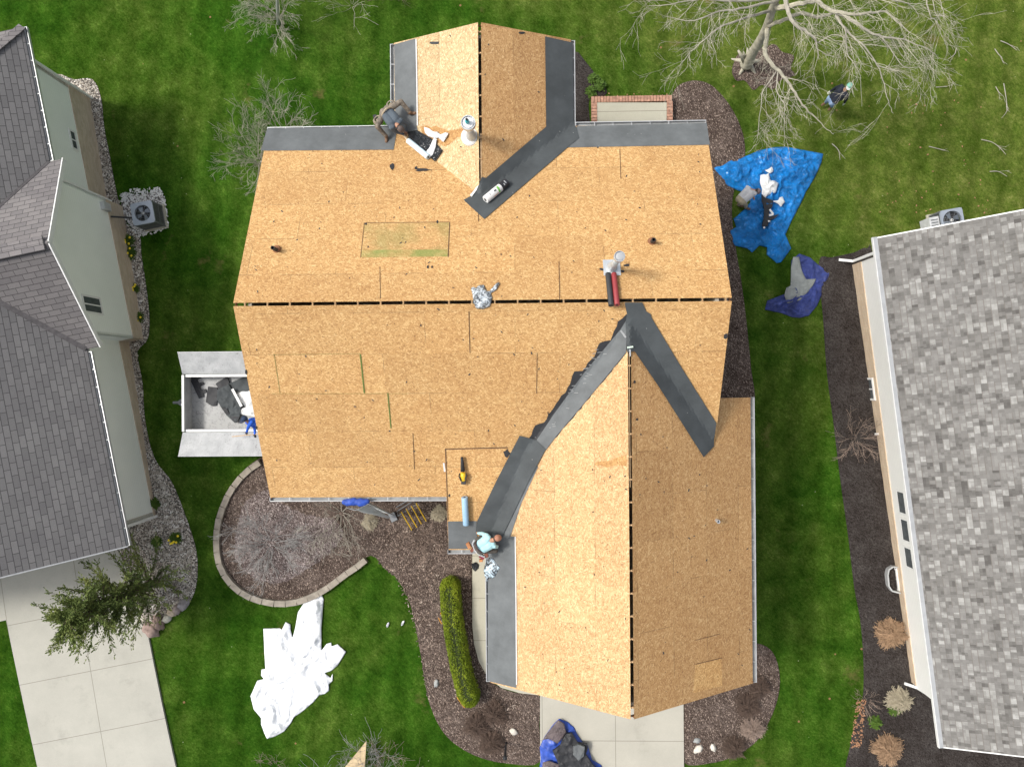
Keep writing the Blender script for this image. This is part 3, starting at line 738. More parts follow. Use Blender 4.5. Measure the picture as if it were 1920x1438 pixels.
# white release strips along two membranes
def strip(pts, zf, w_=.035, m='white', name='release_strip', lift=.03):
    mb = MB(); q = [PS(a, b, zf, lift) for a, b in pts]
    for a, b in zip(q, q[1:]): mb.beam(a, b, w_, .004)
    return obj(name, mb, M[m], house)
strip([(780, 74), (781.5, 150), (782.5, 236)], NL); strip([(966, 1006), (967.5, 1140), (968.5, 1283)], GL, .03)
M['bluegrey'] = plain('pale_plastic_film', (.62, .68, .74), .3)
# green-stained sheet, seams, scraps, debris
membrane([(683, 418), (843, 416.5), (840, 481), (676, 483)], MBk, 'osb_green', lift=.004, step=.3, name='stained_sheet', wr=0)
membrane([(677, 469), (840, 468), (840, 481), (676, 483)], MBk, 'osb_moss', lift=.007, step=.3, name='green_edge', wr=0)
M['greenline'] = plain('green_panel_edge', (.10, .16, .03), .8)
M['seam'] = plain('panel_gap', (.10, .055, .03), .9)
for pts, z_, w_, m_ in (([(675.5, 664), (683, 737)], MF, .035, 'greenline'), ([(727, 737), (733, 803)], MF, .03, 'greenline'), ([(514, 665), (525, 737)], MF, .008, 'greenline'),
                       ([(512, 665), (675, 663)], MF, .005, 'greenline'), ([(510, 738), (765, 738)], MF, .005, 'greenline'), ([(879, 584), (881, 662)], MF, .018, 'seam'), ([(1007, 662), (1006, 738)], MF, .014, 'seam'), ([(1048, 490), (1049, 562)], MF, .014, 'seam'),
                       ([(835, 842), (952, 839)], zfront, .03, 'seam'), ([(835, 842), (840, 975)], zfront, .02, 'seam'), ([(843, 417), (840, 482)], MBk, .02, 'seam'), ([(683, 418), (843, 416.5)], MBk, .012, 'seam'), ([(683, 418), (676, 483)], MBk, .012, 'seam'), ([(712, 500), (713, 560)], MBk, .012, 'seam'), ([(1162, 280), (1164, 335)], MBk, .014, 'seam'),
                       ([(774, 812), (777, 880)], MF, .014, 'seam'), ([(1304, 1245), (1354, 1233)], GR, .016, 'seam'), ([(1304, 1200), (1350, 1188)], GR, .012, 'seam'), ([(897, 395), (897, 415)], MBk, .016, 'seam')):
    strip(pts, MBk if pts[0][1] < 566 and z_ is MF else z_, w_, m_, 'panel_seam', .012)
rnd = random.Random(11)
def scrap(cx, cy, n, rx, ry, zf, nm='felt_scrap'):
    px = []
    for k in range(n):
        a = 2*math.pi*k/n; f = rnd.uniform(.55, 1.15); px.append((cx+math.cos(a)*rx*f, cy+math.sin(a)*ry*f))
    poly = [tuple(PS(a, b, zf, .01).xy) for a, b in px]
    mb = MB(); mb.prism(poly, lambda x, y: zf(x, y)+.018, lambda x, y: zf(x, y)+.003); return obj(nm, mb, M['felt_old'], house)
for s_ in ((735, 312, 9, 5, 7, MBk), (793, 319, 12, 17, 3, MBk), (780, 315, 7, 4, 4, MBk), (814, 81, 9, 10, 3, NL), (977, 62, 8, 7, 2.5, NR), (1175, 497, 8, 6, 3, MBk), (1128, 505, 8, 5, 3, MBk), (1167, 508, 7, 5, 3, MBk),
           (950, 850, 9, 7, 9, zfront), (1361, 631, 7, 4, 7, MF), (1190, 716, 7, 3, 3, GR), (1194, 786, 7, 3, 3, GR), (802, 501, 5, 2.5, 3.5, MBk), (810, 500, 5, 2, 3.5, MBk), (461, 698, 6, 2, 5, MF), (481, 801, 6, 2, 4, MF), (686, 420, 6, 3, 2, MBk), (820, 416, 6, 2, 5, MBk), (842, 929, 5, 2, 3, zfront)): scrap(*s_)
mb = MB()
for k in range(330):
    x = rnd.uniform(XL+.1, GXR-.1); y = rnd.uniform(GYF+.2, NYB-.2)
    if y < YF and not (GXL+.8 < x < GXR): continue
    if y > YB and not (NXL+.7 < x < NXR-.7): continue
    if y >= YF and y <= YB-.6 and x > XR-.1: continue
    if y > YB-.75 and y <= YB and not (NX-1 < x < NX+1): continue
    if abs(y-RY) < .1: continue
    s_ = rnd.uniform(.012, .045); a = rnd.uniform(0, 3.14); z = zhouse(x, y)+.008
    mb.box((x, y, z), (s_*rnd.uniform(1, 2.2), s_*.7, .008), a)
tag(obj('roof_debris', mb, M['felt_old'], house), kind='stuff')

# pipes and flues that come through the roof
M['galv'] = plain('galvanised_steel', (.62, .65, .67), .35, .5, .1)
M['flue'] = plain('flue_grey', (.50, .53, .54), .4, .3, .15)
def flue(px, py, zf, h, r, cap_r, base=.30, parent=house):
    b = PS(px, py, zf); n = 'flue_pipe'
    mb = MB(); mb.lathe(b-V((0, 0, .1)), [(r*1.9, 0), (r*1.8, .14), (r*1.55, .20), (r*1.5, .28), (r*1.05, .40), (r, .44), (r, h-.12)], 20); f = obj(n, mb, M['flue'], parent, smooth=True)
    mb = MB(); mb.prism([(b.x-base, b.y-base), (b.x+base, b.y-base), (b.x+base, b.y+base), (b.x-base, b.y+base)], lambda x, y: zf(x, y)+.028, lambda x, y: zf(x, y)+.006); obj('flashing', mb, M['galv'], f)
    mb = MB(); t_ = b+V((0, 0, h-.15)); mb.lathe(t_, [(cap_r*.8, 0), (cap_r, .03), (cap_r, .20), (cap_r*.9, .20), (cap_r*.88, .14), (cap_r*.3, .145)], 24); fc_ = obj('flue_cap', mb, M['galv'], f); mb = MB(); mb.lathe(t_, [(cap_r*.74, .15), (cap_r*.74, .185), (cap_r*.3, .19)], 24); obj('cap_disc', mb, M['white'] if cap_r > .18 else M['alu'], f)
    return b+V((0, 0, h+.04))
flue(1147, 502, MBk, 1.65, .085, .135, .23)
ftop = flue(884, 257, NL, 1.08, .10, .20, .0001)
mb = MB(); b_ = PS(882, 257, NL); mb.lathe(b_-V((0, 0, .12)), [(.27, 0), (.27, .16), (.22, .20), (.12, .23)], 24); obj('flashing_collar', mb, M['white'], house, smooth=True)
for px, py, zf, r in ((519, 469, MBk, .055), (1222, 454, MBk, .055)):
    b_ = PS(px, py, zf); mb = MB(); mb.lathe(b_-V((0, 0, .05)), [(r, 0), (r, .38), (r*.75, .38), (r*.75, .1)], 14); vp = obj('vent_pipe', mb, M['felt_old'], house)
    mb = MB(); mb.lathe(b_-V((.0, -.02, .02)), [(r*2.1, 0), (r*1.9, .07), (r, .09)], 14); obj('boot', mb, M['rake'], vp)
b_ = PS(1343, 975, GR); mb = MB(); mb.lathe(b_-V((0, 0, .05)), [(.05, 0), (.05, .3), (.035, .3), (.035, .1)], 14); obj('vent_pipe', mb, M['galv'], house)

# ------------------------------------------------------------------ neighbour houses
def frame(O, e):
    e = V((*e, 0)).normalized(); n = V((-e.y, e.x, 0))
    return O, e, n
class Fr:
    """local frame: s runs along the eave, o runs outward from the eave"""
    def __init__(s, O, e, flip=1):
        s.O = V((*O, 0)); s.e = V((*e, 0)).normalized(); s.n = V((-s.e.y, s.e.x, 0))*flip
    def __call__(s, a, o, z=0): q = s.O+s.e*a+s.n*o; return V((q.x, q.y, z))
    def so(s, x, y): d = V((x, y, 0))-s.O; return d.dot(s.e), d.dot(s.n)
def poly3(pts, th=.03):
    """planar polygon given as 3-D points, thickened downward"""
    m = MB(); n = len(pts); a = sum((pts[i].x*pts[(i+1) % n].y-pts[(i+1) % n].x*pts[i].y) for i in range(n))
    if a < 0: pts = pts[::-1]
    dn = V((0, 0, -th))
    return m.add(pts+[p+dn for p in pts], [tuple(range(n)), tuple(range(2*n-1, n-1, -1))]+[(i+n, (i+1) % n+n, (i+1) % n, i) for i in range(n)])
def wallq(m, a, b, z0, z1, th, inn):
    """upright wall between plan points a,b"""
    a = V((a.x, a.y, 0)); b = V((b.x, b.y, 0)); inn = V(inn).normalized()*th
    m.add([a+V((0, 0, z0)), b+V((0, 0, z0)), b+inn+V((0, 0, z0)), a+inn+V((0, 0, z0)), a+V((0, 0, z1)), b+V((0, 0, z1)), b+inn+V((0, 0, z1)), a+inn+V((0, 0, z1))],
          [(3, 2, 1, 0), (4, 5, 6, 7), (0, 1, 5, 4), (1, 2, 6, 5), (2, 3, 7, 6), (3, 0, 4, 7)])
def window(parent, p0, n, u, px0, px1, depth=.05, cross=True, zh=None):
    """window on the wall plane (p0,n); px0/px1 opposite corners in the photograph, u = horizontal direction"""
    a = PW(*px0, p0, n); b = PW(*px1, p0, n); c = (a+b)/2; wd = abs((b-a).dot(u)); ht = zh or max(.25, abs(b.z-a.z))
    Mx = Matrix((u, n, V((0, 0, 1)))).transposed()
    mb = MB()
    for sx in (-1, 1): mb.box(c+u*sx*(wd/2), (.07, depth, ht+.07), M=Mx)
    for sz in (-1, 1): mb.box(c+V((0, 0, sz*ht/2)), (wd-.07, depth, .07), M=Mx)
    if cross: mb.box(c, (.045, depth*.8, ht-.07), M=Mx)
    f = obj('window', mb, M['white'], parent)
    mb = MB(); mb.box(c+n*.008, (wd-.06, .012, ht-.06), M=Mx); obj('pane', mb, M['glass'], f)
    return f

FL = Fr((-14.60, 1.20), (.192, -.9814)); hl = thing('house', 'grey shingled house with pale green siding and tan brick at the left edge', 'house', (-17, 1, 0))
zl = lambda o: 3.4-.5*o            # main east slope (o negative = uphill)
ZB = .56
WR = 7.2
# main roof: hip at the north end, gable at the south end
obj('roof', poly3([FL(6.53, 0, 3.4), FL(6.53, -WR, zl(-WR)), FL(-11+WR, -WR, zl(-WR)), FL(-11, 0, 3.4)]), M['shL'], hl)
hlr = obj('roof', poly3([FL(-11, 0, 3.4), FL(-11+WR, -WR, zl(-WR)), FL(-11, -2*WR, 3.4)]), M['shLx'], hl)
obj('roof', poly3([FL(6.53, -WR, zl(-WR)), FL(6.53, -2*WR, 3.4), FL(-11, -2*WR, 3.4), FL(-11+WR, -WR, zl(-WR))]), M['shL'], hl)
# cross gable
g0, g1, gr, go, zg = -6.42, -.10, -3.28, .44, 5.0
wv_ = (5.0-3.4)/.5
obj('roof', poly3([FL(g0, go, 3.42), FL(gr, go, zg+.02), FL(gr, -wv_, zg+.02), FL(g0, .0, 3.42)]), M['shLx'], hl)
M['shLs'] = shingle3('grey_shingle_shaded', R(-11), (.130, .122, .122), (.165, .155, .152))  # same shingles, darker: shade of the gable's south face put into the colour
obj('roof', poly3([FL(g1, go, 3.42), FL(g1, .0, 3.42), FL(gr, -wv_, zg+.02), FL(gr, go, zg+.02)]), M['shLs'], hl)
# ridge vent cap and hip caps
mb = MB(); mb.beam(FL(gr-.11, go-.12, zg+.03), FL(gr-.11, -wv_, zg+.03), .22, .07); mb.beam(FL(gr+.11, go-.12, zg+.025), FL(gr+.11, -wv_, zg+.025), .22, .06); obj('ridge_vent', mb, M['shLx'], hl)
mb = MB()
for k in range(34):
    t0 = k/34; a = FL(-11, 0, 3.4).lerp(FL(-11+WR, -WR, zl(-WR)), t0); b = FL(-11, 0, 3.4).lerp(FL(-11+WR, -WR, zl(-WR)), t0+.036)
    mb.beam(a+V((0, 0, .03)), b+V((0, 0, .018)), .26, .03)
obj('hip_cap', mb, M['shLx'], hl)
M['valley'] = plain('valley_shingles', (.075, .070, .072), .9, 0, .3, 9)
mb = MB(); mb.beam(FL(g0, .0, 3.445), FL(gr, -wv_, zg+.045), .10, .012); obj('valley', mb, M['valley'], hl)
mb = MB(); mb.beam(FL(g1, .0, 3.445), FL(gr, -wv_, zg+.045), .16, .012); obj('valley', mb, M['valley'], hl)
# fascias along the gable rake
mb = MB(); mb.beam(FL(g0, go+.02, 3.34), FL(gr, go+.02, zg-.06), .04, .18); mb.beam(FL(gr, go+.02, zg-.06), FL(g1, go+.02, 3.34), .04, .18)
obj('rake_fascia', mb, M['white'], hl)
mb = MB(); mb.beam(FL(6.55, .0, 3.31), FL(6.55, -WR, zl(-WR)-.09), .04, .17); obj('rake_fascia', mb, M['alu'], hl)
# walls
def side(o, s0, s1, ztop, nm='wall'):
    mb = MB(); wallq(mb, FL(s0, o), FL(s1, o), ZB, ztop, .1, -FL.n); obj(nm, mb, M['sidL'], hl)
    mb = MB(); wallq(mb, FL(s0, o+.03), FL(s1, o+.03), -1.6, ZB, .12, -FL.n); obj('brick_base', mb, M['brkL'], hl)
side(-.5, -10.4, -5.7, 3.3); side(-.5, -.9, 5.95, 3.3)
def sidg(o, pts, nm='gable_wall'):
    m_ = MB(); n = len(pts); f = [FL(a, o, z) for a, z in pts]; b = [FL(a, o-.1, z) for a, z in pts]
    m_.add(f+b, [tuple(range(n)), tuple(range(2*n-1, n-1, -1))]+[(i, i+n, (i+1) % n+n, (i+1) % n) for i in range(n)]); obj(nm, m_, M['sidL'], hl)
sidg(.05, [(-5.9, ZB), (-.65, ZB), (-.65, 3.42), (gr, 4.86), (-5.9, 3.42)])
mb = MB(); wallq(mb, FL(-5.9, .08), FL(-.65, .08), -1.6, ZB, .12, -FL.n); obj('brick_base', mb, M['brkL'], hl)
mb = MB(); wallq(mb, FL(-.65, .05), FL(-.65, -.6), ZB, 3.3, .1, -FL.e); obj('return_wall', mb, M['sidL'], hl)
mb = MB(); wallq(mb, FL(-5.9, .05), FL(-5.9, -.6), ZB, 3.3, .1, FL.e); obj('return_wall', mb, M['sidL'], hl)
mb = MB(); wallq(mb, FL(-.65, .06), FL(-.65, -.6), -1.6, ZB, .12, -FL.e); wallq(mb, FL(-5.9, .06), FL(-5.9, -.6), -1.6, ZB, .12, FL.e); obj('return_base', mb, M['brkL'], hl)
mb = MB(); wallq(mb, FL(5.95, -.5), FL(5.95, -1.3), -1, 3.2, .15, -FL.e); wallq(mb, FL(5.3, -1.3), FL(5.3, -2*WR+.5), 2.45, 3.3, .15, -FL.e); wallq(mb, FL(-10.4, -.5), FL(-10.4, -2*WR+.5), -1.6, 3.3, .15, FL.e); wallq(mb, FL(-10.4, -2*WR+.5), FL(5.9, -2*WR+.5), -1.6, 3.3, .15, FL.n)
obj('end_wall', mb, M['brkL'], hl)
mb = MB(); wallq(mb, FL(5.25, -1.5), FL(5.25, -6.5), -.2, 2.45, .06, -FL.e); obj('garage_door', mb, M['white'], hl)
# soffit
mb = MB(); mb.prism([FL(-11, 0)[:2], FL(6.5, 0)[:2], FL(6.5, -2*WR)[:2], FL(-11, -2*WR)[:2]], lambda x, y: 3.30, lambda x, y: 3.27); obj('soffit', mb, M['white'], hl)
gutter(FL(-11, -.02)[:2], FL(g0-.05, -.02)[:2], FL.n[:2], hl, 3.36, inner=M['felt']); gutter(FL(g1+.1, -.02)[:2], FL(6.53, -.02)[:2], FL.n[:2], hl, 3.36, inner=M['felt'])
def downspout(parent, a, b, c=None, m='white'):
    mb = MB(); mb.beam(a, b, .09, .07)
    if c is not None: mb.beam(b, c, .09, .07)
    return obj('downspout', mb, M[m], parent)
downspout(hl, FL(-10.35, -.38, 3.2), FL(-10.35, -.38, -.85)); downspout(hl, FL(-5.96, .0, 3.2), FL(-5.96, .0, .1))
downspout(hl, FL(5.98, -.40, 3.2), FL(5.98, -.42, .5))
window(hl, FL(0, .05), FL.n, FL.e, (153, 553), (192, 590))
window(hl, FL(0, -.5), FL.n, FL.e, (129, 243), (146, 283))
mb = MB(); mb.box(FL(-5.55, .13, .78), (.28, .16, .42), M=Matrix((FL.e, FL.n, V((0, 0, 1)))).transposed()); obj('meter_box', mb, M['alu'], hl)
mb = MB(); mb.tube([FL(-5.25, .1, .5), FL(-5.2, .35, .42), FL(-5.1, .9, .2)], .035, 8); obj('refrigerant_line', mb, M['felt_old'], hl)

FR_ = Fr((11.50, 4.75), (.119, -.993), flip=-1); hr = thing('house', 'house with blotchy light grey shingles and white siding at the right edge', 'house', (17, -3, 0))
WRr = 7.0; zr = lambda d: 2.8+.525*d; LR = 16.85
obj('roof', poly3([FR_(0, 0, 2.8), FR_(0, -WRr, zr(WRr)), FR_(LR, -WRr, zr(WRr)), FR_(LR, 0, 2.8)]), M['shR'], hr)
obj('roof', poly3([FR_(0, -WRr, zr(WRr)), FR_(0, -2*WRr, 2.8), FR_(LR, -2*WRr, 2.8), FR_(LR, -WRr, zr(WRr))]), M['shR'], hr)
mb = MB(); wallq(mb, FR_(.45, -.44), FR_(15.8, -.44), .62, 2.75, .12, -FR_.n); obj('wall', mb, M['sidR'], hr)
mb = MB(); wallq(mb, FR_(.45, -.41), FR_(15.8, -.41), -.6, .62, .15, -FR_.n); obj('brick_base', mb, M['brkR'], hr)
for s_, nm in ((.5, 'gable_wall'), (15.8, 'gable_wall')):
    m_ = MB(); pts = [(-.45, -.6), (-2*WRr+.45, -.6), (-2*WRr+.45, 2.72), (-WRr, zr(WRr)-.3), (-.45, 2.72)]; f = [FR_(s_, o, z) for o, z in pts]; b = [FR_(s_+.1, o, z) for o, z in pts]; n = 5
    m_.add(f+b, [tuple(range(n)), tuple(range(2*n-1, n-1, -1))]+[(i, i+n, (i+1) % n+n, (i+1) % n) for i in range(n)]); obj(nm, m_, M['sidR'], hr)
mb = MB(); mb.beam(FR_(-.02, 0, 2.7), FR_(-.02, -WRr, zr(WRr)-.1), .04, .17); obj('rake_fascia', mb, M['white'], hr)
mb = MB(); mb.beam(FR_(LR+.02, 0, 2.7), FR_(LR+.02, -WRr, zr(WRr)-.1), .04, .17); obj('rake_fascia', mb, M['white'], hr)
mb = MB(); mb.prism([FR_(.1, 0)[:2], FR_(LR-.1, 0)[:2], FR_(LR-.1, -2*WRr)[:2], FR_(.1, -2*WRr)[:2]], lambda x, y: 2.7, lambda x, y: 2.67); obj('soffit', mb, M['white'], hr)
# covered gutter along the eave
mb = MB(); mb.beam(FR_(-.05, .06, 2.76), FR_(LR+.03, .06, 2.76), .13, .09); obj('gutter_guard', mb, M['alu'], hr)
mb = MB(); mb.beam(FR_(-.05, .135, 2.75), FR_(LR+.03, .135, 2.75), .025, .11); obj('gutter', mb, M['white'], hr)
downspout(hr, FR_(.35, -.3, 2.6), FR_(.35, -.34, .2), FR_(.22, .12, .1)); downspout(hr, FR_(15.9, -.7, 2.6), FR_(15.92, -.50, .55), FR_(15.75, -.1, .45))
pr = FR_(0, -.44)
window(hr, FR_(0, -.41), FR_.n, FR_.e, (1626, 710), (1641, 749), zh=.45, depth=.1)
for a, b in (((1686, 920), (1696, 964)), ((1693, 972), (1703, 1016)), ((1700, 1025), (1709, 1066))): window(hr, pr, FR_.n, FR_.e, a, b, zh=.5, cross=False)
window(hr, FR_(0, -.41), FR_.n, FR_.e, (1672, 1062), (1684, 1104), zh=.45, depth=.1)
mb = MB(); q = [PG(*p) for p in ((1683, 1061), (1668, 1059), (1660, 1064), (1658, 1075), (1660, 1095), (1666, 1104), (1682, 1108))]
for a, b in zip(q, q[1:]): mb.beam(a+V((0, 0, .10)), b+V((0, 0, .10)), .05, .35)
obj('window_well', mb, M['alu'], hr)
mb = MB(); mb.beam(PW(1648, 813, pr, FR_.n), PW(1648, 813, pr, FR_.n)+FR_.n*.14, .07, .07); obj('dryer_vent', mb, M['white'], hr)
mb = MB(); mb.box(PW(1692, 1250, pr, FR_.n)+FR_.n*.08, (.28, .16, .4), M=Matrix((FR_.e, FR_.n, V((0, 0, 1)))).transposed()); obj('meter_box', mb, M['alu'], hr)
mb = MB(); a = PW(1702, 1262, pr, FR_.n); mb.tube([a+FR_.n*.05, a+FR_.n*.2, V((a.x, a.y, G(a.x, a.y)))+FR_.n*.25], .02, 6); obj('gas_pipe', mb, plain('orange_pipe', (.65, .25, .08)), hr)

# ------------------------------------------------------------------ air conditioners
def fan(parent, c, r, Mx, m):
    mb = MB()
    for k in range(4):
        a = 2*math.pi*k/4+.4; pts = []
        for j, (rr, da) in enumerate(((.12, -.15), (.95, -.42), (1, .25), (.5, .5), (.12, .3))):
            pts.append(V(c)+Mx @ V((math.cos(a+da)*rr*r, math.sin(a+da)*rr*r, .02+.05*(da))))
        mb.add(pts, [(0, 1, 2, 3, 4)])
    f = obj('fan', mb, m, parent)
    mb = MB(); mb.ball(V(c)+V((0, 0, .05)), (r*.2, r*.2, .03), 12, 6); obj('hub', mb, M['white'], f)
def rrect(cx, cy, a, b, r, n=5):
    out = []
    for sx, sy, a0 in ((1, 1, 0), (-1, 1, 90), (-1, -1, 180), (1, -1, 270)):
        for k in range(n+1):
            t_ = R(a0+90*k/n); out.append((cx+sx*(a-r)+r*math.cos(t_), cy+sy*(b-r)+r*math.sin(t_)))
    o2 = []
    for i in range(len(out)):
        p_, q_ = out[i], out[(i+1) % len(out)]; L_ = math.hypot(q_[0]-p_[0], q_[1]-p_[1]); m_ = max(1, int(L_/.06))
        for j in range(m_): o2.append((p_[0]+(q_[0]-p_[0])*j/m_, p_[1]+(q_[1]-p_[1])*j/m_))
    return o2
def ring_slab(poly, c, r, z0, z1, Mx, O):
    """plate with a round hole, in local coords then moved"""
    m = MB(); n = len(poly); k = n
    cir = [(c[0]+r*math.cos(math.atan2(p[1]-c[1], p[0]-c[0])), c[1]+r*math.sin(math.atan2(p[1]-c[1], p[0]-c[0]))) for p in poly]
    T = lambda p, z: O+Mx @ V((p[0], p[1], z))
    m.add([T(p, z1) for p in poly]+[T(p, z1) for p in cir]+[T(p, z0) for p in poly]+[T(p, z0-.05) for p in cir],
          [(i, (i+1) % n, n+(i+1) % n, n+i) for i in range(n)]+[((i+1) % n, i, 2*n+i, 2*n+(i+1) % n) for i in range(n)]+[(n+i, n+(i+1) % n, 3*n+(i+1) % n, 3*n+i) for i in range(n)])
    return m
M['acgrey'] = plain('ac_painted_steel', (.33, .37, .43), .45, .2, .08, 3)
M['acside'] = plain('ac_louvres', (.20, .21, .22), .5, .3, .15)
M['blade'] = plain('fan_blade', (.20, .23, .27), .4, .5)
def ac_unit(label, c, ang, w_, hgt, rf):
    o = thing('air_conditioner', label, 'air conditioner', c); Mx = Matrix.Rotation(ang, 3, 'Z'); O = V(c)
    mb = MB(); mb.box(O+V((0, 0, .03)), (w_*1.1, w_*1.1, .08), ang); obj('pad', mb, M['walk'], o)
    h = w_/2-.03
    mb = MB()
    for a, b, cc in (((-h, -h), (h, -h), (0, -1)), ((h, -h), (h, h), (1, 0)), ((h, h), (-h, h), (0, 1)), ((-h, h), (-h, -h), (-1, 0))):
        n_ = 18
        for k in range(n_):
            t_ = (k+.5)/n_; x = a[0]+(b[0]-a[0])*t_; y = a[1]+(b[1]-a[1])*t_
            mb.box(O+Mx @ V((x, y, .08+hgt/2)), (.018, .018, hgt-.06), ang)
        for z_ in (.1, hgt*.5, hgt): mb.beam(O+Mx @ V((a[0], a[1], z_)), O+Mx @ V((b[0], b[1], z_)), .02, .02)
    for sx in (-1, 1):
        for sy in (-1, 1): mb.box(O+Mx @ V((sx*h, sy*h, .08+hgt/2)), (.05, .05, hgt), ang)
    obj('coil_guard', mb, M['acside'], o)
    mb = MB(); mb.box(O+V((0, 0, .06+hgt/2-.08)), (w_-.12, w_-.12, hgt-.18), ang); obj('cabinet', mb, M['felt_old'], o)
    mb = ring_slab(rrect(0, 0, w_/2, w_/2, .10), (0, 0), rf, hgt+.03, hgt+.09, Mx, O); obj('lid', mb, M['acgrey'], o)
    fan(o, O+V((0, 0, hgt+.0)), rf*.92, Mx, M['blade'])
    mb = MB()
    for k in range(4):
        a = math.pi/4*k+.3; d = Mx @ V((math.cos(a), math.sin(a), 0)); mb.beam(O+V((0, 0, hgt+.08))-d*rf, O+V((0, 0, hgt+.08))+d*rf, .008, .008)
    for rr in (.33, .6, .85):
        pts = [O+V((0, 0, hgt+.08))+V((math.cos(2*math.pi*k/24)*rf*rr, math.sin(2*math.pi*k/24)*rf*rr, 0)) for k in range(25)]; mb.tube(pts, .004, 3)
    obj('fan_grille', mb, M['acside'], o)
    return o
c = P(259, 396, .72); c.z = G(c.x, c.y)+.06
ac_unit('grey air conditioner on white rocks beside the pale green wall', c, R(10), .83, .80, .30)
c = P(1788, 412, .75); c.z = G(c.x, c.y)+.04
o = ac_unit('grey air conditioner half hidden under the blotchy shingled eave', c, R(9.5), .80, .72, .33)
mb = MB(); Mx = Matrix.Rotation(R(9.5), 3, 'Z'); mb.box(c+Mx @ V((-.55, -.06, .34)), (.34, .62, .62), R(9.5))
obj('side_cabinet', mb, plain('ac_light_grey', (.52, .53, .54), .5), o)
mb = MB()
for k in range(5): mb.box(c+Mx @ V((-.55, -.26+.1*k, .66)), (.24, .035, .02), R(9.5))
obj('side_louvres', mb, M['acside'], o)

# ------------------------------------------------------------------ trailer
M['dirty'] = NT('scuffed_white_steel'); t = M['dirty']
n_ = t.noise(t.map((1.6, .8, 1), .3), 9, 8, .85, dist=1.5); n2 = t.noise(scale=2.2, detail=5)
cc = t.mix(t.ramp(n2, [(.35, 0), (.7, 1)]), (.36, .37, .375), (.50, .51, .51)); cc = t.mix(t.ramp(n_, [(.54, 0), (.64, .8)]), cc, (.13, .125, .12))
M['dirty'] = t.done(cc, .55, .1)
M['tfloor'] = NT('scuffed_floor'); t = M['tfloor']
n_ = t.noise(scale=7, detail=7, rough=.8, dist=1.2); cc = t.mix(t.ramp(n_, [(.5, 0), (.66, .8)]), t.mix(t.noise(scale=1.5), (.28, .285, .28), (.44, .44, .43)), (.10, .10, .095)); M['tfloor'] = t.done(cc, .6, .1)
tr = thing('trailer', 'scuffed white dump trailer with flared side boards beside the stripped house', 'trailer', (-10.4, -.6, 0))
X0, X1, Y0, Y1, ZF, ZR = -12.36, -8.35, -1.56, .45, .95, 1.5
mb = MB(); mb.box(((X0+X1)/2, (Y0+Y1)/2, ZF-.05), (X1-X0, Y1-Y0, .1)); obj('floor', mb, M['tfloor'], tr)
mb = MB(); t_ = .06
mb.box((X0+t_/2, (Y0+Y1)/2, (ZF+ZR)/2), (t_, Y1-Y0, ZR-ZF)); obj('front_panel', mb, M['dirty'], tr)
for y_ in (Y0+t_/2, Y1-t_/2):
    mb = MB(); mb.box(((X0+X1)/2+t_/2, y_, (ZF+ZR)/2-.002), (X1-X0-t_, t_, ZR-ZF)); obj('side_panel', mb, M['dirty'], tr)
mb = MB()
mb.box((X0+.03, (Y0+Y1)/2, ZR+.03), (.08, Y1-Y0, .06))
for y_ in (Y0+.03, Y1-.03): mb.box(((X0+X1)/2+.09, y_, ZR+.03), (X1-X0-.1, .09, .06))
obj('rim', mb, M['white'], tr)
for s_, yy, y2 in ((1, Y1+.03, 1.24), (-1, Y0-.03, -2.40)):
    mb = MB(); mb.add([V((X0+.0, yy, ZR+.02)), V((X1, yy, ZR+.02)), V((X1, y2, ZR+.36)), V((X0+.0, y2, ZR+.36))]+[V((X0+.0, yy, ZR-.02)), V((X1, yy, ZR-.02)), V((X1, y2, ZR+.32)), V((X0+.0, y2, ZR+.32))],
        [(0, 1, 2, 3), (7, 6, 5, 4), (0, 4, 5, 1), (1, 5, 6, 2), (2, 6, 7, 3), (3, 7, 4, 0)])
    mb.beam((X0, y2, ZR+.36), (X1, y2, ZR+.36), .03, .03)
    obj('side_board', mb, M['dirty'], tr)
mb = MB(); mb.beam((X0, -.15, .55), (X0-.62, -.52, .5), .08, .1); mb.beam((X0, -.95, .55), (X0-.62, -.58, .5), .08, .1); mb.tube([(X0-.6, -.55, .5), (X0-.85, -.55, .5)], .05, 8)
for k in range(6): mb.beam((X0-.06-.09*k, -.22-.045*k, .58), (X0-.06-.09*k, -.88+.045*k, .58), .035, .02)
obj('drawbar', mb, M['acside'], tr)
mb = MB(); mb.tube([(X0-.35, -.62, .2), (X0-.35, -.62, .85)], .04, 8); mb.box((X0-.15, -.98, .62), (.22, .2, .12)); obj('jack', mb, M['galv'], tr)
for x_ in (-10.9, -9.9):
    for y_ in (Y0-.14, Y1+.14):
        wl = thing('wheel', None, None, V((x_, y_, .36))-V((-10.4, -.6, 0))); wl.parent = tr; wl.location = V((x_, y_, .36))-tr.location
        mb = MB(); mb.tube([(x_, y_-.11, .36), (x_, y_+.11, .36)], .36, 20); obj('tyre', mb, M['felt_old'], wl)
        mb = MB(); mb.tube([(x_, y_-.115, .36), (x_, y_+.115, .36)], .19, 14); obj('rim', mb, M['galv'], wl)
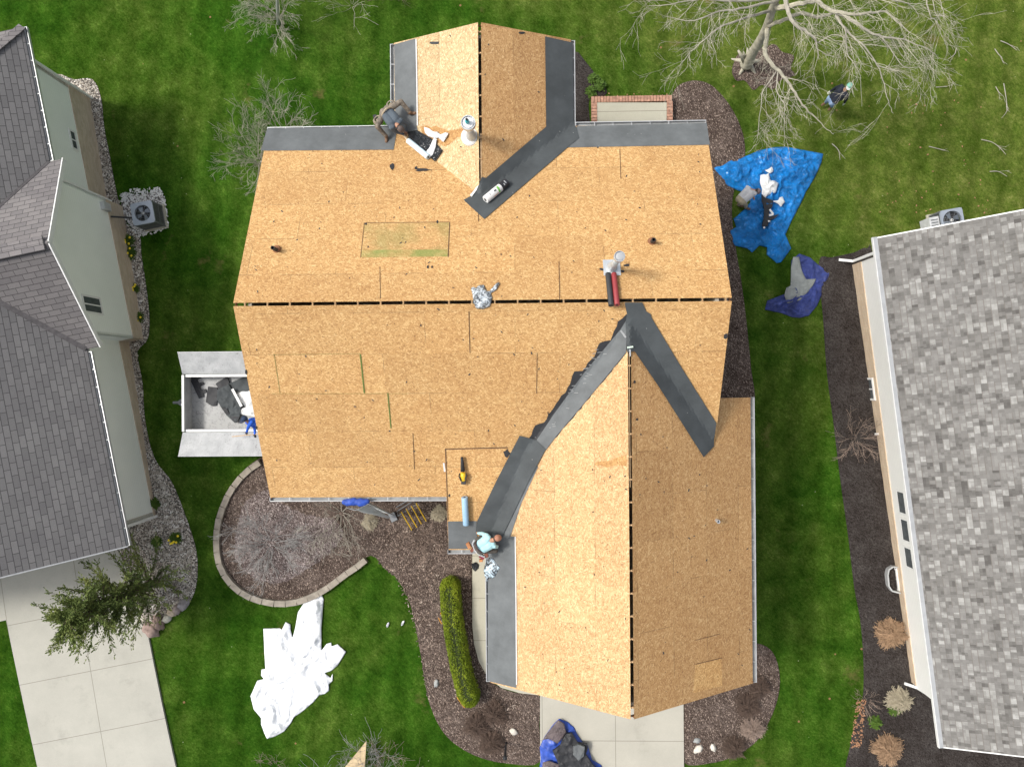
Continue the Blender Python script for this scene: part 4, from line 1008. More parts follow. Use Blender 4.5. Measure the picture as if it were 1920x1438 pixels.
# torn shingles and felt lying in it
def flat(name, px, z, m, lab=None, cat=None, th=.015, wr=.02, group=None, zf=None, step=.08, parent=None, ridge=0, kind=None, smooth=False):
    base = (lambda x, y: z) if zf is None else zf
    poly = [tuple(PS(a, b, base).xy) for a, b in px]; sd = rnd.uniform(0, 50)
    def top(x, y, e):
        q = V((x*5, y*5, sd)); r = abs(noise.noise(q*.55))
        return base(x, y)+th+wr*(1+noise.noise(q))+ridge*(1-min(1, r*5))*min(1, e/.1)
    mb = patch(poly, step, top)
    nb = len(mb.v); L = len(poly)
    for i in range(L):
        a = poly[i]; b = poly[(i+1) % L]; k = len(mb.v)
        mb.v += [(a[0], a[1], top(*a, 0)), (b[0], b[1], top(*b, 0)), (b[0], b[1], base(*b)+.002), (a[0], a[1], base(*a)+.002)]; mb.f.append((k, k+1, k+2, k+3))
    o = obj(name, mb, m, parent, smooth=smooth)
    return tag(o, lab, cat, group, kind)
def zt(pts): return [(300+a/5.53, 600+b/5.53) for a, b in pts]
grp = 'torn roofing scraps in the trailer'
flat('roofing_scrap', zt([(305, 590), (415, 578), (430, 600), (390, 620), (405, 650), (450, 645), (460, 665), (420, 690), (430, 720), (475, 715), (488, 745), (450, 765), (460, 795), (410, 813)]), ZF, M['felt_old'], 'notched black shingle strip in the front left corner of the trailer', 'shingle scrap', .03, .02, grp)
flat('roofing_scrap', zt([(505, 690), (600, 700), (608, 760), (590, 890), (545, 893), (480, 850)]), ZF, M['felt_old'], 'squarish black felt scrap in the middle of the trailer floor', 'shingle scrap', .03, .02, grp)
flat('roofing_scrap', zt([(583, 660), (705, 585), (725, 650), (700, 700), (620, 715)]), ZF+.03, M['felt_old'], 'black felt corner folded at the top of the trailer floor', 'shingle scrap', .04, .03, grp)
flat('roofing_scrap', zt([(720, 660), (880, 590), (1000, 600), (1000, 740), (790, 740)]), ZF+.01, M['felt_dark'], 'wide dark grey felt sheet along the trailer side nearest the roof', 'shingle scrap', .05, .03, grp)
flat('roofing_scrap', zt([(610, 720), (720, 665), (780, 760), (845, 900), (835, 1010), (790, 1065), (700, 985), (640, 900), (600, 820)]), ZF+.06, M['felt_dark'], 'long dark grey felt strip lying diagonally across the trailer', 'shingle scrap', .05, .05, grp, ridge=.04)
flat('roofing_scrap', zt([(640, 900), (700, 920), (740, 1000), (830, 1000), (800, 1066), (760, 1040), (720, 985), (690, 980)]), ZF+.13, M['felt_old'], 'ragged black shingle pieces at the lower end of the diagonal felt strip', 'shingle scrap', .02, .03, grp)
flat('roofing_scrap', zt([(785, 880), (850, 865), (880, 920), (860, 950), (810, 930)]), ZF+.02, M['felt_old'], 'small black scrap below the white plank in the trailer', 'shingle scrap', .02, .03, grp)
flat('roofing_scrap', zt([(885, 870), (940, 880), (942, 905), (905, 900)]), ZF+.02, M['felt_old'], 'tiny black scrap beside the roof edge in the trailer', 'shingle scrap', .02, .02, grp)
flat('plastic_sheet', zt([(800, 770), (860, 740), (1000, 730), (1000, 1000), (840, 975), (830, 930), (900, 900), (850, 850)]), ZF+.005, M['white'], 'crumpled white plastic in the trailer beside the man in blue', 'plastic sheet', .03, .05, ridge=.05)
mb = MB(); a = P(*zt([(750, 715)])[0], ZF+.2); b = P(*zt([(845, 895)])[0], ZF+.2); mb.beam(a, b, .09, .03); tag(obj('white_plank', mb, M['white']), 'narrow white plank leaning on the black felt in the trailer', 'plank')

# ------------------------------------------------------------------ tarpaulins and bags
M['tblue'] = tarpm('bright_blue_tarp', (.004, .20, .58), .3, .35, 4, 1.0); M['tnavy'] = tarpm('navy_tarp', (.035, .055, .23), .45, .3, 5, .8); M['tgrey'] = tarpm('silver_tarp', (.26, .28, .27), .45, .15, 5)
M['twhite'] = tarpm('white_cotton_drop_cloth', (.86, .88, .90), .6, .04, 3, .5); M['tbrown'] = tarpm('brown_plastic', (.14, .11, .11), .35, .3, 6)
M['bag'] = tarpm('white_plastic_bag', (.84, .85, .84), .35, .04, 7); M['shirtgrey'] = plain('pale_grey_cotton', (.50, .50, .51), .9)
def filmm(name, lo, hi, k):
    t = NT(name); n = t.noise(scale=k, detail=4, rough=.6, dist=2.5)
    c = t.ramp(n, [(.40, lo), (.50, tuple((a+b)/2 for a, b in zip(lo, hi))), (.56, hi)]); t.bump(n, .8, .04); return t.done(c, .22, 0, .6)
M['silver'] = filmm('silver_film', (.09, .10, .11), (.62, .68, .72), 5)
M['silverb'] = filmm('silver_black_film', (.02, .022, .025), (.55, .68, .76), 4)
M['blackfilm'] = tarpm('black_film', (.03, .034, .038), .2, .4, 8, 1)
def crumple(name, px, m, lab, cat, amp=.14, step=.055, dz=.01, zf=None, sc=1.1, sm=True, parent=None, seed=0, edge=.25, raw=False):
    base = (lambda x, y: G(x, y)+.02+dz) if zf is None else (lambda x, y: zf(x, y)+dz)
    poly = px if raw else [tuple(PS(a, b, base).xy) for a, b in px]
    def top(x, y, e):
        q = V((x*sc, y*sc, seed*7.7)); w2 = V((noise.noise(q*1.3+V((9, 0, 0))), noise.noise(q*1.3+V((0, 9, 0))), 0))*.7
        r1 = 1-min(1, abs(noise.noise(q+w2))*3.2); r2 = 1-min(1, abs(noise.noise((q+w2)*2.3+V((3, 3, 0))))*3); r3 = 1-min(1, abs(noise.noise((q+w2)*4.6))*3); r4 = 1-min(1, abs(noise.noise((q+w2)*9.1))*3)
        f = min(1, e/edge)
        return base(x, y)+.012+amp*(r1*r1*.50+r2*r2*.36+r3*r3*.20+r4*.06+.10)*(.12+.88*f)
    mb = patch(poly, step, top, seed=seed+1)
    o = obj(name, mb, m, parent, smooth=sm); md = o.modifiers.new('thickness', 'SOLIDIFY'); md.thickness = .004; md.offset = -1
    return tag(o, lab, cat)
crumple('white_drop_cloth', [(494, 1178), (525, 1177), (529, 1180), (536, 1165), (545, 1170), (545, 1180), (549, 1195), (554, 1176), (559, 1147), (574, 1124), (579, 1126), (603, 1113), (607, 1123), (605, 1152), (603, 1178), (603, 1219), (613, 1206), (621, 1204), (622, 1211), (633, 1207), (642, 1215), (649, 1221), (643, 1231), (633, 1247), (622, 1256), (609, 1261), (620, 1270), (624, 1262), (624, 1275), (617, 1282), (617, 1294), (609, 1300), (599, 1302), (588, 1315), (567, 1333), (551, 1344), (546, 1354), (533, 1370), (517, 1379), (501, 1384), (496, 1373), (490, 1357), (490, 1345), (476, 1328), (470, 1304), (483, 1275), (495, 1272), (490, 1265), (491, 1254), (498, 1253), (496, 1218)],
        M['twhite'], 'big crumpled white drop cloth spread on the front lawn', 'drop cloth', .26, .055, sc=.9, seed=2)
crumple('blue_tarp', [(1337, 316), (1371, 299), (1375, 303), (1423, 283), (1449, 277), (1474, 276), (1500, 281), (1543, 289), (1539, 307), (1528, 332), (1510, 361), (1505, 374), (1485, 412), (1472, 440), (1483, 466), (1474, 479), (1464, 492), (1456, 494), (1446, 485), (1437, 478), (1438, 464), (1423, 461), (1410, 474), (1400, 466), (1377, 461), (1370, 446), (1369, 433), (1380, 426), (1375, 411), (1397, 392), (1407, 379), (1395, 363), (1361, 348)],
        M['tblue'], 'bright blue tarp spread on the grass beside the stripped house', 'tarp', .26, .05, sc=1.25, seed=5)
tn = crumple('navy_tarp', [(1498, 476), (1518, 483), (1534, 497), (1556, 512), (1552, 523), (1540, 538), (1540, 554), (1531, 574), (1516, 592), (1500, 596), (1485, 595), (1464, 587), (1434, 581), (1438, 564), (1472, 551), (1474, 540), (1482, 536), (1483, 489)],
        M['tnavy'], 'navy and silver tarp dropped on the grass below the bright blue tarp', 'tarp', .26, .05, sc=1.5, seed=8)
crumple('silver_side', [(1487, 482), (1498, 482), (1503, 507), (1511, 524), (1530, 523), (1521, 541), (1500, 563), (1476, 569), (1470, 554), (1474, 540), (1482, 536), (1483, 500)], M['tgrey'], None, None, .12, .07, dz=.15, sc=1.2, seed=8, parent=tn)
tb = crumple('blue_tarp', [(1048, 1346), (1064, 1352), (1076, 1362), (1082, 1375), (1093, 1391), (1102, 1396), (1110, 1423), (1127, 1433), (1140, 1460), (1008, 1460), (1014, 1423), (1012, 1399), (1022, 1378), (1037, 1357)], plain('royal_blue_tarp', (.035, .085, .40), .4, 0, .3), 'royal blue tarp heaped on the driveway under black felt', 'tarp', .20, .07, dz=.07, sc=1.4, seed=12)
flat('black_felt', [(1062, 1373), (1072, 1372), (1083, 1390), (1101, 1392), (1102, 1400), (1098, 1411), (1110, 1430), (1125, 1445), (1110, 1462), (1060, 1460), (1045, 1425), (1036, 1405), (1050, 1395), (1055, 1383)], .42, M['felt_old'], 'black felt sheets heaped on the blue tarp on the driveway', 'felt', .05, .04, zf=lambda x, y: G(x, y)+.26, ridge=.05)
flat('black_felt', [(1075, 1396), (1084, 1393), (1096, 1397), (1094, 1415), (1084, 1423), (1074, 1412)], 0, M['felt'], 'small curled dark grey felt piece on top of the driveway heap', 'felt', .05, .05, zf=lambda x, y: G(x, y)+.38, ridge=.05)
crumple('brown_plastic', [(1047, 1348), (1058, 1356), (1062, 1372), (1053, 1385), (1045, 1393), (1036, 1388), (1028, 1384), (1018, 1386), (1024, 1376), (1038, 1358)], M['tbrown'], 'brown translucent plastic bunched at the top of the driveway heap', 'plastic sheet', .16, .06, dz=.26, sc=2, seed=14)
crumple('brown_plastic', [(1018, 1428), (1030, 1425), (1048, 1432), (1056, 1460), (1012, 1462)], M['tbrown'], 'brown translucent plastic beside the felt at the bottom picture edge', 'plastic sheet', .16, .06, dz=.22, sc=2, seed=15)
# on the blue tarp
zt_ = lambda x, y: G(x, y)+.22
crumple('plastic_bag', [(1425.5, 329), (1432, 327), (1436, 328), (1441, 325), (1445, 339), (1451, 339), (1459.6, 344), (1457.6, 351.6), (1453.7, 362), (1446, 364), (1438, 368), (1434, 372), (1428, 364), (1428, 354.5), (1424.5, 343)], M['bag'], 'large white plastic bag with handles on the bright blue tarp', 'plastic bag', .22, .05, zf=zt_, sc=2.2, seed=21, edge=.12)
crumple('plastic_bag', [(1434, 320), (1440, 318), (1447, 313), (1450, 319), (1449, 323), (1443, 326), (1437, 322)], M['bag'], 'small white scrap above the large bag on the blue tarp', 'plastic bag', .10, .04, zf=zt_, sc=3, seed=22, edge=.08)
crumple('plastic_bag', [(1449, 378), (1450, 377), (1459, 376), (1461, 371), (1467, 369), (1470, 376), (1472, 379), (1467, 384), (1464, 389), (1459, 383)], M['bag'], 'small white rag on the blue tarp right of the black sheet', 'plastic bag', .12, .04, zf=zt_, sc=3, seed=23, edge=.08)
flat('black_felt', [(1426.5, 366), (1434, 372), (1448, 377), (1447, 388), (1442, 397), (1440, 408), (1451, 405), (1460, 402), (1453, 409), (1441, 415), (1438, 425), (1428, 425), (1432, 405), (1432, 392), (1428, 378)], 0, M['felt_old'], 'long black felt scrap lying on the bright blue tarp', 'felt', .04, .03, zf=zt_)
mb = MB()
for a, b in (((1443, 393), (1450, 402)), ((1450, 402), (1442, 404))): mb.beam(PS(*a, zt_, .12), PS(*b, zt_, .12), .07, .02)
tag(obj('white_strip', mb, M['white']), 'bent white strip on the black felt on the blue tarp', 'scrap')
for a, b, l in (((1433, 427), (1434, 428), 'round white scrap at the foot of the black felt on the blue tarp'), ((1442, 415), (1447, 414), 'short white scrap beside the black felt on the blue tarp')):
    mb = MB(); q = PS(*a, zt_, .12); mb.ball(q, (.05 if a[0] > 1440 else .045, .035, .02), 10, 6, jit=.3); tag(obj('white_scrap', mb, M['white']), l, 'scrap')
# other soft things
crumple('clear_bag', [(883, 541), (887, 538), (892, 540), (898, 535), (907, 534), (912, 545), (918, 546), (922, 541), (930, 532), (935, 529), (937, 532), (931, 543), (920, 550), (923, 558), (921, 566), (918, 575), (905, 580), (893, 579), (888, 568), (886, 552)], M['silver'], 'crumpled clear plastic bag on the ridge of the bare roof', 'plastic bag', .20, .05, zf=zhouse, dz=.02, sc=3, seed=31, edge=.1)
crumple('clear_bag', [(911, 1052), (918, 1045), (924, 1047), (932, 1058), (937, 1064), (933, 1070), (928, 1080), (922, 1084), (917, 1082), (913, 1090), (909, 1080), (907, 1068)], M['silverb'], 'shiny silver bag at the feet of the worker in light blue', 'plastic bag', .16, .05, zf=lambda x, y: max(zfront(x, y), 5.02), dz=.02, sc=3, seed=32, edge=.08)
crumple('film_scrap', [(884, 1057), (892, 1053), (898, 1058), (897, 1065), (891, 1071), (886, 1066)], M['blackfilm'], 'small black and white scrap on the front walk below the worker', 'scrap', .10, .04, dz=.08, sc=4, seed=33, edge=.08)
def zb(x, y): return zback(x, y)
crumple('black_plastic', [(765, 248), (782, 244.5), (809.5, 260.5), (830, 283), (815, 303), (794.6, 286), (766, 260.5)], M['blackfilm'], 'shiny black plastic film under the pale roll near the kneeling worker', 'plastic sheet', .05, .06, zf=zb, dz=.035, sc=3, seed=34, edge=.08)
crumple('white_rag', [(795, 239), (803, 241), (812, 247), (820, 248), (826, 253), (835, 249), (841, 250), (838, 258), (831, 267), (822, 259), (815, 260), (803, 256), (797, 250)], M['bag'], 'white paper scraps beside the shiny black plastic on the roof', 'paper', .08, .04, zf=zb, dz=.05, sc=3, seed=35, edge=.08)
crumple('white_paper', [(813, 260), (819, 261), (817, 275), (812, 290), (806, 295), (797, 287), (806, 276)], M['bag'], 'long white paper strip across the shiny black plastic', 'paper', .04, .05, zf=zb, dz=.07, sc=2, seed=36, edge=.08)
def z5(pts): return [(840+a/6.533, 200+b/6.533) for a, b in pts]
flat('white_patch', z5([(378, 960), (345, 1030), (290, 1108), (268, 1085), (330, 1010)]), 0, M['white'], 'white release paper left at the foot of the back valley', 'paper', .006, .004, zf=lambda x, y: zback(x, y)+.035)

# ------------------------------------------------------------------ rolls and tools on the roof
def roll(name, a, b, r, m, lab, cat='roll', zf=zhouse, core=True, lift=0):
    p = PS(*a, zf, r+lift); q = PS(*b, zf, r+lift); d = (q-p).normalized()
    mb = MB(); mb.tube([p, p+d*.012, q-d*.012, q], [r*.93, r, r, r*.93], 20); o = obj(name, mb, m, smooth=False); o.data.polygons.foreach_set('use_smooth', [len(f.vertices) == 4 for f in o.data.polygons])
    tag(o, lab, cat)
    if core:
        mb = MB(); mb.tube([p-d*.004, q+d*.004], r*.38, 12); c_ = obj('core', mb, M['felt_old'], None); c_.parent = o; c_.location = c_.location-o.location
    return o, p, q
r1, p, q = roll('underlayment_roll', (910, 375), (950, 342), .115, M['white'], 'white printed underlayment roll on the dark back valley strip')
d = (q-p).normalized(); up = V((0, 0, 1)); sx = d.cross(up).normalized()
def onroll(o, p, q, r, mats):
    d = (q-p); L = d.length; d.normalize(); s_ = d.cross(V((0, 0, 1))).normalized(); u = s_.cross(d)
    for k, (t0, t1, a0, a1, m_, nm) in enumerate(mats):
        mb = MB(); n = 10; b = []
        for i in range(n+1):
            a = R(a0+(a1-a0)*i/n)
            for tt in (t0, t1): b.append(p+d*L*tt+(s_*math.cos(a)+u*math.sin(a))*(r+.003))
        mb.add(b, [(2*i, 2*i+1, 2*i+3, 2*i+2) for i in range(n)])
        e = obj(nm, mb, m_, None); e.parent = o; e.location = e.location-o.location
M['green'] = plain('print_green', (.16, .42, .08)); M['orange'] = plain('print_orange', (.70, .28, .12)); M['ink'] = plain('print_black', (.02, .02, .025), .5)
onroll(r1, p, q, .115, [(.70, 1.0, -30, 210, M['ink'], 'black_band'), (.52, .58, 20, 110, M['green'], 'green_mark'), (.56, .60, 70, 130, M['green'], 'green_mark'), (.38, .44, 80, 100, M['ink'], 'printed_mark'), (.44, .46, 75, 110, M['ink'], 'printed_mark'), (.18, .21, 85, 105, M['ink'], 'printed_mark'), (.28, .5, 22, 32, M['orange'], 'orange_mark'), (.8, .84, 60, 90, M['alu'], 'printed_mark'), (.88, .92, 70, 120, M['alu'], 'printed_mark')])
roll('underlayment_roll', (871, 932), (874, 984), .095, plain('pale_blue_plastic', (.30, .47, .62), .4, 0, .05), 'pale blue underlayment roll standing over the small porch roof', zf=zfront, lift=.04)
roll('black_roll', (1140, 513), (1146, 573), .075, plain('black_roll', (.035, .037, .04), .6), 'black roll beside the red roll at the ridge', zf=MBk, lift=.02)
roll('red_roll', (1151, 513), (1157, 572), .075, plain('red_roll', (.30, .045, .05), .5, 0, .1), 'dark red roll beside the black roll at the ridge', zf=MBk, lift=.02)
roll('underlayment_roll', (765, 264), (803, 295), .085, plain('ice_blue_plastic', (.62, .76, .82), .35, 0, .04), 'thin pale roll below the kneeling worker on the back valley', zf=zback)
mb = MB(); a = PS(757, 254, zback, .08); b = PS(765, 264, zback, .09); mb.tube([a, b], .035, 10); tag(obj('cardboard_core', mb, plain('cardboard', (.55, .42, .26))), 'tan cardboard tube sticking out of the thin pale roll', 'tube')
# spray bottle on the flue
mb = MB(); mb.lathe(ftop+V((-.02, .0, .0)), [(.05, 0), (.055, .02), (.055, .14), (.03, .2)], 14); sb = tag(obj('bottle', mb, plain('teal_plastic', (.03, .38, .42), .3), smooth=True), 'teal bottle standing on the white flue cap', 'bottle')
mb = MB(); mb.lathe(ftop+V((-.02, 0, .19)), [(.032, 0), (.032, .07), (.02, .09)], 12); e = obj('cap', mb, M['felt_old'], None); e.parent = sb; e.location = e.location-sb.location
# leaf blower
zp = lambda x, y: PF(x, y)+.022
a = PS(866, 857, zp, .10); b = PS(868, 886, zp, .11); c = PS(869, 902, zp, .10)
bl = thing('leaf_blower', 'yellow and black cordless leaf blower on the small porch roof', 'leaf blower', b)
M['yellow'] = plain('tool_yellow', (.75, .48, .02), .4)
mb = MB(); mb.tube([a, a.lerp(b, .25), b.lerp(a, .1)], [.038, .045, .065], 14); obj('nozzle', mb, M['felt_old'], bl, smooth=True)
mb = MB(); mb.tube([b, b.lerp(c, .3), c.lerp(b, .2), c], [.07, .095, .085, .05], 14); obj('motor_housing', mb, M['yellow'], bl, smooth=True)
mb = MB(); mb.tube([b+V((-.09, -.02, .02)), b+V((-.11, -.09, .07)), c+V((-.06, .02, .10))], .02, 8); mb.tube([b+V((.09, -.02, .0)), b+V((.10, -.12, .03)), c+V((.06, .0, .03))], .018, 8); obj('handle', mb, M['felt_old'], bl)
mb = MB(); mb.box(c+V((0, -.04, -.01)), (.13, .10, .11)); obj('battery', mb, M['felt_old'], bl)
mb = MB(); mb.box(b.lerp(c, .5)+V((.06, 0, .05)), (.05, .12, .03)); obj('switch_panel', mb, M['felt_old'], bl)
# hammer at the garage ridge
a = PS(1186.5, 650, lambda x, y: 7.45, .03); hm = thing('hammer', 'hammer with pale green head at the top of the garage ridge', 'hammer', a)
mb = MB(); mb.beam(PS(1176, 652, lambda x, y: 7.47), PS(1187, 650, lambda x, y: 7.47), .045, .04); obj('head', mb, plain('pale_green_paint', (.55, .66, .55)), hm)
mb = MB(); mb.beam(PS(1181, 655, lambda x, y: 7.47), PS(1181.5, 668, lambda x, y: 7.47), .03, .03); obj('handle', mb, M['galv'], hm)
# black panel near the second flue etc. : loose white trim under the porch edge
mb = MB(); mb.beam(PS(832, 868, MF, .03), PS(834, 884, MF, .03), .05, .02); tag(obj('white_trim', mb, M['white']), 'short white trim piece by the left edge of the porch roof', 'trim')
# ladder under a silver sheet, leaning on the front gutter
ld = thing('ladder', 'ladder under a silver and blue sheet leaning on the front gutter', 'ladder', P(738, 968, .0))
tp = V((XL+2.65, YF-.16, 5.15)); bt = PG(737, 968)
mb = MB(); t0 = P(655, 944, 5.1); t1 = P(684, 940, 5.1); b0 = PG(727, 962); b1 = PG(738, 966)
mb.beam(b0, t0.lerp(b0, .03), .06, .03); mb.beam(b1, t1.lerp(b1, .03), .06, .03)
for k in range(14): mb.beam(b0.lerp(t0, (k+.5)/14.5), b1.lerp(t1, (k+.5)/14.5), .03, .03)
obj('rails', mb, M['galv'], ld)
n = 16; m_ = 8; mb = MB()
tl, trr, bl_, br_ = P(650, 947, 5.2), P(690, 941, 5.2), P(716, 963, .7), P(733, 967, .5)
for i in range(n+1):
    t_ = i/n
    for j in range(m_+1):
        u = j/m_; q = tl.lerp(bl_, t_).lerp(trr.lerp(br_, t_), u); q = q+V((0, -.06-.10*math.sin(u*math.pi)*(1-t_*.5)+.05*noise.noise(q*3), .06*noise.noise(q*2.3))); mb.v.append(tuple(q))
for i in range(n):
    for j in range(m_): k = i*(m_+1)+j; mb.f.append((k, k+1, k+m_+2, k+m_+1))
e = obj('silver_sheet', mb, tarpm('worn_silver_sheet', (.50, .51, .52), .45, .25, 6), ld); e.modifiers.new('thickness', 'SOLIDIFY').thickness = .01
mb = MB()
for k in range(7):
    a = P(646+6*k, 942+(1 if k % 2 else -1), 5.2); mb.capsule(a, a+V((.10, .02, -.02)), .085+.015*(k % 3), None, 8)
e = obj('blue_cloth', mb, plain('blue_cloth', (.02, .07, .38), .6, 0, .25), ld); md = e.modifiers.new('join', 'REMESH'); md.mode = 'VOXEL'; md.voxel_size = .025
mb = MB(); mb.box(PG(737, 969, .12), (.24, .32, .10), R(25)); obj('foot', mb, M['acside'], ld)
# yellow barred rack in the mulch
rk = thing('garden_rack', 'rack of four yellow bars standing in the front mulch bed', 'rack', PG(776, 972)); 
for (a, b) in (((752.5, 960), (772, 993)), ((762, 955), (781.5, 988)), ((771.5, 949), (790, 982)), ((780.5, 944), (799, 976.5))):
    mb = MB(); mb.tube([PG(*a, .75), PG(*b, .12)], .022, 8); obj('bar', mb, M['yellow'], rk)
mb = MB(); mb.tube([PG(746, 967, .6), PG(781, 946, .6)], .018, 6); mb.tube([PG(745, 958, .1), PG(772, 941, .1)], .018, 6); mb.tube([PG(743, 951, .1), PG(765, 938, .1)], .018, 6)
mb.tube([PG(746, 967, .6), PG(745, 958, .1)], .016, 6); mb.tube([PG(781, 946, .6), PG(776, 940, .1)], .016, 6); obj('cross_rail', mb, M['acside'], rk)

# ------------------------------------------------------------------ stone edging, hedge, boulders
M['stone'] = plain('edging_block', (.30, .265, .215), .9, 0, .2, 5, .6, 60)
ed = thing('stone_edging', 'curved edging wall of tan concrete blocks round the front left bed', 'garden wall', PG(520, 1000))
line = smooth_line([PG(a, b) for a, b in [(490, 866), (462, 886), (435, 920), (419, 955), (411, 985), (409, 1020), (413, 1052), (428, 1082), (452, 1106), (482, 1121), (520, 1129), (556, 1127), (590, 1115), (618, 1099), (648, 1076), (672, 1060), (693, 1043)]], 12)
acc = 0; prev = line[0]; blocks = []; cur = [line[0]]
for q in line[1:]:
    acc += (q-cur[-1]).length; cur.append(q)
    if acc > .40: blocks.append((cur[0], cur[-1])); cur = [q]; acc = 0
for i, (a, b) in enumerate(blocks):
    mb = MB(); d = (b-a).normalized(); a2 = a+d*.006; b2 = b-d*.006; z = G(a.x, a.y)
    mb.beam(V((a2.x, a2.y, z+.09+rnd.uniform(-.008, .008))), V((b2.x, b2.y, z+.09)), .22, .20); obj('block', mb, M['stone'], ed)
bm_ = [(345, 1131, .27, (.36, .33, .33), 'flat grey boulder, topmost in the row at the gravel bed edge'), (331, 1143, .19, (.38, .31, .28), 'small pinkish grey stone below the flat grey boulder'), (321, 1149, .17, (.58, .48, .36), 'round cream stone in the row beside the gravel bed'), (313, 1159, .19, (.52, .50, .42), 'round pale stone with speckles in the boulder row'),
       (297, 1166, .32, (.34, .24, .20), 'large pink brown boulder in the row by the driveway'), (284, 1181, .34, (.40, .29, .25), 'large pink boulder touching the corner of the left driveway')]
for i, (a, b, r, c_, l) in enumerate(bm_):
    q = PG(a, b, .08); c_ = tuple(v*.75 for v in c_); mb = MB(); mb.ball(q, (r, r*.72, r*.6), 16, 10, Matrix.Rotation(.8+i, 3, 'Z'), .45, i+3); tag(obj('boulder', mb, plain('boulder_%d' % i, c_, .85, 0, .25, 12, .5), smooth=True), l, 'boulder', 'boulders at the corner of the left driveway')
for i, (a, b, r, l) in enumerate([(963, 1371, .13, 'white stone beside the black lamp post in the mulch'), (1309, 1404, .16, 'flat white stone in the right front mulch bed'), (1337, 1401, .12, 'round white stone right of the flat white stone'), (1307, 1388, .11, 'small grey stone above the flat white stone'), (818, 1281, .12, 'grey flat stone left of the hedge foot')]):
    q = PG(a, b, .09); mb = MB(); mb.ball(q, (r*1.2, r*.75, r*.5), 14, 8, Matrix.Rotation(i*1.3-.6, 3, 'Z'), .5, i+13); tag(obj('garden_stone', mb, plain('pale_stone_%d' % i, (.62, .58, .50) if i < 3 else (.32, .33, .32), .85, 0, .1), smooth=True), l, 'stone')

# ------------------------------------------------------------------ plants
M['bark_pale'] = plain('pale_bark', (.40, .375, .29), .9, 0, .25, 6, .6, 30)
M['twig'] = plain('grey_twigs', (.36, .335, .275), .9, 0, .2, 4)
M['twig_grey'] = plain('silver_twigs', (.33, .325, .31), .9, 0, .2, 4)
M['twig_red'] = plain('reddish_twigs', (.30, .225, .18), .9, 0, .3, 3)
M['twig_dark'] = plain('brown_twigs', (.105, .070, .052), .9, 0, .3, 3)
M['boxwood'] = leafm('boxwood_leaves', [(.3, (.06, .10, .006)), (.5, (.17, .23, .012)), (.7, (.32, .37, .03))])
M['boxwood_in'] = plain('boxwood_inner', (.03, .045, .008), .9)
M['juniper'] = leafm('juniper_needles', [(.3, (.06, .095, .032)), (.5, (.16, .21, .055)), (.7, (.32, .35, .10))], 1.2)
M['straw'] = plain('dry_grass', (.34, .22, .13), .9, 0, .35, 8); M['straw2'] = plain('pale_dry_grass', (.40, .35, .25), .9, 0, .3, 8)
M['green_leaf'] = leafm('young_leaves', [(.3, (.03, .07, .01)), (.7, (.10, .17, .02))]); M['daff'] = plain('yellow_petals', (.85, .65, .02), .6)
def rvec(rn, s=1): return V((rn.uniform(-1, 1), rn.uniform(-1, 1), rn.uniform(-1, 1)))*s
def grow(mb, rn, p, d, L, r, depth, droop=0.0, nseg=5, split=3, spread=.6, n=4, wob=.22, minr=.0025, upb=0.0):
    pts = [V(p)]; dd = V(d).normalized(); rr = [r]
    for i in range(nseg):
        dd = (dd+rvec(rn, wob)+V((0, 0, upb-droop))).normalized(); pts.append(pts[-1]+dd*(L/nseg)); rr.append(max(minr, r*(1-(i+1)/nseg*.72)))
    for q in pts:
        gz = G(q.x, q.y)+.03
        if q.z < gz: q.z = gz
    mb.tube(pts, rr, n if r > .012 else 3, cap=False)
    if depth <= 0: return
    for k in range(split):
        t = .18+.78*(k+rn.random())/split; i = min(nseg-1, int(t*nseg)); q = pts[i].lerp(pts[i+1], t*nseg-i)
        dl = (pts[i+1]-pts[i]).normalized(); side = dl.cross(rvec(rn)).normalized()
        grow(mb, rn, q, dl+side*spread*rn.uniform(.6, 1.3), L*rn.uniform(.42, .68), max(minr, rr[i]*.6), depth-1, droop, nseg, split, spread, n, wob, minr, upb)

# the big bare tree behind the house
bt_ = thing('bare_tree', 'big bare tree with pale leaning trunk behind the blue tarp', 'tree', PG(1400, 118)); rn = random.Random(21)
base = PG(1400, 120)
tr_px = [(1399, 121, -.1, .24), (1405, 110, .3, .19), (1413, 96, .8, .17), (1421, 84, 1.3, .16), (1432, 64, 2.0, .15), (1440, 45, 2.6, .14), (1447, 22, 3.3, .13), (1458, -10, 4.2, .11), (1475, -60, 5.6, .08), (1490, -120, 7, .05)]
mb = MB(); pts = smooth_line([P(a, b, z) for a, b, z, r in tr_px], 4); rr = [tr_px[min(len(tr_px)-1, i//4)][3]*(1-(i % 4)/4)+tr_px[min(len(tr_px)-1, i//4+1)][3]*(i % 4)/4 for i in range(len(pts))]
mb.tube(pts, [r*(1+.10*noise.noise(V((i*.7, 0, 0)))) for i, r in enumerate(rr)], 12)
for a in range(5):
    an = a*1.3+.2; mb.tube([base+V((0, 0, .18)), base+V((math.cos(an)*.32, math.sin(an)*.32, .05)), base+V((math.cos(an)*.6, math.sin(an)*.6, -.03))], [.12, .07, .03], 7)
obj('trunk', mb, M['bark_pale'], bt_, smooth=True)
mb = MB(); mb.tube([P(1396, 116, .15), P(1389, 103, .45), P(1384, 95, .55)], [.09, .06, .035], 8); mb.tube([P(1397, 108, .4), P(1394, 98, .7)], [.05, .03], 6); obj('broken_stub', mb, M['bark_pale'], bt_, smooth=True)
